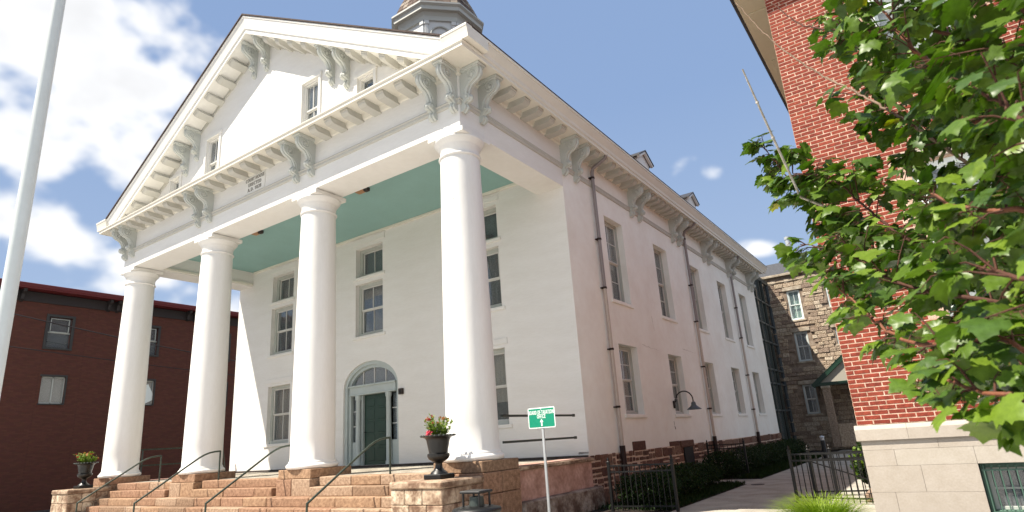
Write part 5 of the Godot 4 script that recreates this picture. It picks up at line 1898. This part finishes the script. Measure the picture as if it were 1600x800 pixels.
func planting() -> void:
	var names := ["dark green shrub behind the left iron fence, by the stone corner", "dark green shrub in the fence corner near the basement hatch", "low dark shrub below the wall lamp", "dark shrub beside the low iron gate", "dark green hedge shrub below the middle downpipe", "dark hedge shrub between the middle and far downpipes", "dark hedge shrub by the farthest downpipe", "dark hedge shrub at the foot of the glass link"]
	var pos := [[1.85, -4.95, 0.8, 0.40, 0.7], [1.75, -7.0, 0.85, 0.42, 1.1], [1.5, -9.4, 0.85, 0.38, 1.0], [1.25, -13.2, 0.7, 0.46, 0.9], [1.35, -15.8, 0.8, 0.48, 1.5], [1.35, -18.9, 0.8, 0.48, 1.7], [1.35, -22.1, 0.8, 0.48, 1.7], [1.3, -25.2, 0.75, 0.48, 1.6]]
	for i in 8:
		var p: Array = pos[i]
		shrub(Vector3(p[0], G, p[1]), Vector3(p[2], p[3], p[4]), names[i], M.hedge0, M.hedge1, 5200, 0.052)
	# ground cover: fine low leaves over the beds
	var lm := leaf_quad(0.009, 0.12)
	var pl := []
	for i in 16000:
		var z := rng.randf_range(-26.5, -4.2)
		if z < -10.65 and z > -12.65: continue
		var x := rng.randf_range(0.6, 2.65) if rng.randf() < 0.35 else rng.randf_range(1.9, 2.65)
		pl.append(Transform3D(Basis(Vector3.UP, rng.randf() * TAU) * Basis(Vector3.RIGHT, rng.randf_range(-0.9, 0.9)) * rng.randf_range(0.7, 1.5), Vector3(x, G, z)))
	var g := swarm(self, "ground_cover", lm, M.cover, pl)
	tagged(g, "low green ground cover filling the bed along the walk", "ground cover")
	# tuft of bright grass at the foot of the brick building
	var c := Vector3(6.05, G, -2.3)
	var T := thing("ornamental_grass", "bright yellow green tuft of ornamental grass before the right fence", "ornamental grass", c)
	var bl := MB.new()
	for s in 4:
		var y0 := s * 0.12
		var w0 := 0.0055 * (1.0 - s / 4.5)
		var w1 := 0.0055 * (1.0 - (s + 1) / 4.5)
		var z0 := 0.05 * s * s / 4.0
		var z1 := 0.05 * (s + 1) * (s + 1) / 4.0
		bl.quad(Vector3(-w0, y0, z0), Vector3(w0, y0, z0), Vector3(w1, y0 + 0.12 - 0.012 * s, z1), Vector3(-w1, y0 + 0.12 - 0.012 * s, z1))
	pl = []
	for i in 2600:
		var a := rng.randf() * TAU
		var rr := 0.40 * sqrt(rng.randf())
		pl.append(Transform3D(Basis(Vector3.UP, PI / 2 - a + rng.randf_range(-0.6, 0.6)) * Basis(Vector3.RIGHT, 0.12 + rr * 1.5 * rng.randf_range(0.6, 1.3)) * rng.randf_range(0.9, 1.5), c + Vector3(cos(a) * rr, 0, sin(a) * rr)))
	swarm(T, "blade", bl.mesh(), M.grass_bright, pl)
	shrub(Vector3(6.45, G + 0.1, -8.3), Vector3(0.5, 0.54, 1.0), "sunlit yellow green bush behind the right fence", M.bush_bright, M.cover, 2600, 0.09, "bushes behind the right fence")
	shrub(Vector3(6.5, G + 0.1, -7.75), Vector3(0.42, 0.42, 0.5), "dark green bush right behind the diagonal gate brace", M.hedge1, M.hedge0, 2000, 0.08, "bushes behind the right fence")

# ------------------------------------------------------------------ the maple
func maple_leaf(v: int) -> ArrayMesh:
	# half outline of a five lobed leaf: stalk at the origin, tip at y = 1
	var half := [Vector2(0.0, 0.02), Vector2(0.12, -0.07), Vector2(0.29, -0.10), Vector2(0.45, -0.05), Vector2(0.42, 0.07), Vector2(0.50, 0.13), Vector2(0.60, 0.30), Vector2(0.70, 0.40), Vector2(0.53, 0.43), Vector2(0.50, 0.54), Vector2(0.37, 0.50), Vector2(0.33, 0.60), Vector2(0.35, 0.73), Vector2(0.22, 0.76), Vector2(0.13, 0.86), Vector2(0.0, 1.02)]
	var fold: float = [0.16, 0.05, 0.24][v]
	var droop: float = [0.20, 0.34, 0.10][v]
	var tw: float = [0.06, -0.14, 0.16][v]
	var Z := func(x: float, y: float) -> float:
		return sqrt(x * x + 0.002) * fold - droop * y * y - 0.30 * x * x + tw * x * y + 0.022 * sin(x * 9.0 + v) * cos(y * 8.0)
	var b := MB.new()
	var P := func(p: Vector2) -> Vector3: return Vector3(p.x, p.y, Z.call(p.x, p.y))
	var N := func(p: Vector2) -> Vector3:
		var e := 0.02
		return Vector3(-(Z.call(p.x + e, p.y) - Z.call(p.x - e, p.y)) / (2.0 * e), -(Z.call(p.x, p.y + e) - Z.call(p.x, p.y - e)) / (2.0 * e), 1.0).normalized()
	var T3 := func(p: Vector2, q: Vector2, r: Vector2):
		if (q - p).cross(r - p) < 0.0:
			var t := q
			q = r
			r = t
		b.trin(P.call(p), P.call(q), P.call(r), N.call(p), N.call(q), N.call(r))
	for s in [-1.0, 1.0]:
		var prev := Vector2(0, 0.02)
		for i in half.size() - 1:
			var p0 := Vector2(half[i].x * s, half[i].y)
			var p1 := Vector2(half[i + 1].x * s, half[i + 1].y)
			var c := Vector2(0, clampf((i + 1.0) / (half.size() - 2.0), 0.0, 1.0) * 0.72 + 0.04)
			T3.call(prev, p0, p1)
			T3.call(prev, p1, c)
			prev = c
	return b.mesh()

func maple() -> void:
	var base := Vector3(9.9, G, 6.2)
	var T := thing("maple_tree", "leafy maple in the right foreground, its branches hanging over the view", "tree", base)
	var limbs := [
		[Vector3(8.70, 0.76, 6.98), Vector3(8.49, 1.07, 7.43), Vector3(8.41, 1.15, 7.55), Vector3(8.33, 1.35, 7.62), Vector3(8.27, 1.53, 7.60), Vector3(8.23, 1.77, 7.51)],
		[Vector3(8.82, 0.83, 6.50), Vector3(8.59, 1.08, 6.71), Vector3(8.39, 1.32, 6.86), Vector3(8.26, 1.54, 6.83), Vector3(8.08, 1.83, 6.73), Vector3(7.94, 2.05, 6.63), Vector3(7.77, 2.35, 6.59), Vector3(7.64, 2.66, 6.57)],
		[Vector3(8.74, 0.49, 6.45), Vector3(8.45, 0.66, 6.72), Vector3(8.16, 0.89, 6.64), Vector3(8.00, 1.12, 6.48), Vector3(7.83, 1.39, 6.36), Vector3(7.71, 1.59, 6.33), Vector3(7.58, 1.90, 6.26)],
		[Vector3(8.58, 0.64, 7.05), Vector3(8.38, 0.80, 7.04), Vector3(8.15, 1.03, 6.87), Vector3(8.06, 1.17, 6.80), Vector3(7.92, 1.43, 6.68), Vector3(7.74, 1.57, 6.54)],
		[Vector3(8.38, 0.32, 7.91), Vector3(8.29, 0.46, 8.05), Vector3(8.22, 0.49, 8.00), Vector3(8.12, 0.51, 7.85), Vector3(8.04, 0.57, 7.70), Vector3(7.95, 0.71, 7.53), Vector3(7.88, 0.82, 7.45)],
		[Vector3(8.33, 0.27, 8.31), Vector3(8.24, 0.35, 8.34), Vector3(8.19, 0.37, 8.29), Vector3(8.14, 0.40, 8.19), Vector3(8.09, 0.42, 8.09)],
		[Vector3(8.59, 0.85, 7.70), Vector3(8.50, 1.12, 7.77), Vector3(8.45, 1.30, 7.84), Vector3(8.45, 1.51, 7.84)],
		[Vector3(8.73, 1.19, 7.19), Vector3(8.62, 1.42, 7.26), Vector3(8.42, 1.68, 7.24), Vector3(8.18, 1.89, 7.11), Vector3(7.98, 2.08, 6.99), Vector3(7.85, 2.32, 6.92)],
		[Vector3(8.46, 0.64, 8.15), Vector3(8.37, 0.73, 8.15), Vector3(8.30, 0.78, 8.05), Vector3(8.24, 0.84, 7.96), Vector3(8.20, 0.93, 7.88)],
		[Vector3(8.49, 0.45, 7.52), Vector3(8.34, 0.62, 7.52), Vector3(8.19, 0.70, 7.42), Vector3(8.08, 0.78, 7.33), Vector3(7.95, 0.94, 7.16), Vector3(7.77, 1.07, 7.01)],
		[Vector3(8.41, 0.38, 7.81), Vector3(8.29, 0.41, 7.80), Vector3(8.21, 0.44, 7.69), Vector3(8.10, 0.42, 7.59)],
		[Vector3(8.89, 1.17, 6.37), Vector3(8.69, 1.43, 6.51), Vector3(8.52, 1.66, 6.57), Vector3(8.32, 1.87, 6.65), Vector3(8.15, 2.09, 6.65), Vector3(8.06, 2.32, 6.66)],
		[Vector3(8.56, 1.06, 7.98), Vector3(8.48, 1.24, 8.04), Vector3(8.44, 1.38, 8.00)],
		[Vector3(8.82, 0.76, 5.88), Vector3(8.52, 1.13, 5.99), Vector3(8.28, 1.39, 6.04), Vector3(8.17, 1.55, 6.09)],
		[Vector3(8.49, 0.76, 8.29), Vector3(8.40, 0.84, 8.30), Vector3(8.37, 0.91, 8.26), Vector3(8.35, 1.02, 8.14)],
		[Vector3(8.40, 0.47, 8.32), Vector3(8.33, 0.54, 8.32), Vector3(8.29, 0.58, 8.27), Vector3(8.25, 0.64, 8.12)],
	]
	# how thick each limb is, how far its twigs reach, how bare its outer end is
	var thick := [0.020, 0.009, 0.010, 0.010, 0.008, 0.006, 0.012, 0.010, 0.009, 0.009, 0.007, 0.012, 0.010, 0.014, 0.008, 0.008]
	var bare := [0.0, 0.44, 0.0, 0.0, 0.0, 0.0, 0.0, 0.28, 0.0, 0.0, 0.0, 0.0, 0.0, 0.0, 0.0, 0.0]
	var reach := [0.24, 0.19, 0.14, 0.17, 0.10, 0.08, 0.28, 0.13, 0.15, 0.22, 0.08, 0.24, 0.30, 0.30, 0.22, 0.20]
	var tb := MB.new()
	tb.tube([base, base + Vector3(-0.02, 0.9, 0.02), base + Vector3(0.03, 1.9, 0.0), base + Vector3(0.0, 3.2, 0.05), base + Vector3(0.05, 5.2, 0.1)], [0.16, 0.12, 0.11, 0.09, 0.05], 14)
	part(T, "trunk", tb, M.trunk)
	var meshes := [maple_leaf(0), maple_leaf(1), maple_leaf(2)]
	var leaves := []    # [transform, mesh index, material index]
	var eye := Vector3(8.12, 0.336, 9.79)
	var twigs := MB.new()
	var r := RandomNumberGenerator.new()
	r.seed = 99
	var add_leaf := func(at: Vector3, dir: Vector3, size: float):
		# the stalk leaves along dir, the blade hangs outward and tips down
		var flat := Vector3(dir.x, 0, dir.z).normalized()
		if flat.length() < 0.5: flat = Vector3(r.randfn(), 0, r.randfn()).normalized()
		var tip := (flat + Vector3(0, r.randf_range(-0.95, 0.15), 0) + Vector3(r.randfn(), 0, r.randfn()) * 0.25).normalized()
		var up := (Vector3(r.randfn() * 0.45 - 0.12, 1.0, r.randfn() * 0.45 + 0.2)).normalized()
		var zz := (up - tip * up.dot(tip)).normalized()
		var xx := tip.cross(zz)
		var stalk := at + (dir * 0.6 + tip * 0.4) * size * 0.55
		twigs.tube([at, stalk], [0.0014, 0.001], 3)
		var mi := 3 if r.randf() < 0.02 and at.y > 1.5 else (0 if r.randf() < 0.5 else (1 if r.randf() < 0.5 else 2))
		leaves.append([Transform3D(Basis(xx * size * r.randf_range(0.72, 1.08), tip * size, zz * size * r.randf_range(0.5, 2.0)), stalk), r.randi_range(0, 2), mi])
	for li in limbs.size():
		var pts: Array = limbs[li]
		var cv := Curve3D.new()
		cv.bake_interval = 0.03
		for i in pts.size():
			var t: Vector3 = (pts[mini(i + 1, pts.size() - 1)] - pts[maxi(i - 1, 0)]) * 0.17
			cv.add_point(pts[i], -t, t)
		var path := []
		var rad := []
		var bk := cv.get_baked_points()
		for i in bk.size():
			path.append(bk[i] + Vector3(r.randfn(), r.randfn(), r.randfn()) * 0.0025)
			rad.append(lerpf(thick[li], 0.0022, float(i) / bk.size()))
		var first: Vector3 = path[0]
		var root: Vector3 = base + Vector3(0, first.y - G - 0.55, 0)
		root.y = maxf(root.y, G + 0.9)
		var mb := MB.new()
		mb.tube([root, root.lerp(first, 0.55) + Vector3(0, 0.06, 0), first], [thick[li] * 1.7, thick[li] * 1.2, thick[li]], 7)
		mb.tube(path, rad, 7)
		part(T, "branch", mb, M.bark_red if li in [0, 2, 4, 5, 8, 10] else (M.bark_pale if li == 1 else M.bark))
		var L := cv.get_baked_length()
		var s := 0.0
		while s < L:
			var u := s / L
			var p := cv.sample_baked(s)
			var ahead := cv.sample_baked(minf(s + 0.05, L)) - cv.sample_baked(maxf(s - 0.05, 0))
			ahead = ahead.normalized()
			var rr: float = reach[li] * (1.0 - (0.2 if li == 2 or li == 3 else 0.55) * u)
			if u < 1.0 - bare[li]:
				for k in 2:
					var side := ahead.cross(Vector3(r.randfn(), r.randfn(), r.randfn())).normalized()
					var dir := (side + ahead * 0.6 + Vector3(0, -0.05, 0)).normalized()
					var len := rr * r.randf_range(0.4, 1.2)
					var tip := p + dir * len + Vector3(0, 0.12 * len, 0)
					twigs.tube([p, p.lerp(tip, 0.5) + Vector3(0, 0.01, 0), tip], [0.003, 0.0022, 0.0014], 4)
					var nn := 3 + int(len / (0.018 if li == 2 or li == 3 else 0.033))
					for q in nn:
						var w := lerpf(0.35, 1.0, float(q + 1) / nn)
						var at := p.lerp(tip, w)
						var out := (dir.cross(Vector3(r.randfn(), r.randfn(), r.randfn())).normalized() + dir * 0.5).normalized()
						add_leaf.call(at, out, r.randf_range(0.05, 0.095) * (1.0 - 0.18 * u) * (0.78 if li in [4, 5, 8, 10, 14, 15] else 1.0))
			s += r.randf_range(0.045, 0.075)
	part(T, "twigs", twigs, M.bark)
	# bare straight shoot at the outer edge of the crown
	var sh := MB.new()
	sh.tube([Vector3(7.90, 1.30, 6.60), Vector3(7.764, 1.40, 6.64), Vector3(7.719, 1.678, 6.802), Vector3(7.693, 1.844, 6.886), Vector3(7.671, 1.996, 6.974)], [0.007, 0.0065, 0.006, 0.005, 0.004], 8)
	for q in [Vector3(7.693, 1.844, 6.886), Vector3(7.719, 1.678, 6.802)]: sh.lathe(q, [Vector2(0.006, -0.006), Vector2(0.009, 0), Vector2(0.006, 0.006)], 8)
	part(T, "bare_shoot", sh, M.bark_shoot)
	leaves.sort_custom(func(a, c): return a[0].origin.distance_to(eye) / a[0].basis.x.length() < c[0].origin.distance_to(eye) / c[0].basis.x.length())
	var groups := {}
	for i in leaves.size():
		var l: Array = leaves[i]
		if i < 300: part(T, "leaf", meshes[l[1]], M["leaf%d" % l[2]], l[0])
		else:
			var k := "%d_%d" % [l[1], l[2]]
			if not groups.has(k): groups[k] = []
			groups[k].append(l[0])
	for k in groups:
		var q: PackedStringArray = k.split("_")
		swarm(T, "foliage", meshes[int(q[0])], M["leaf" + q[1]], groups[k])
	print("leaves ", leaves.size())
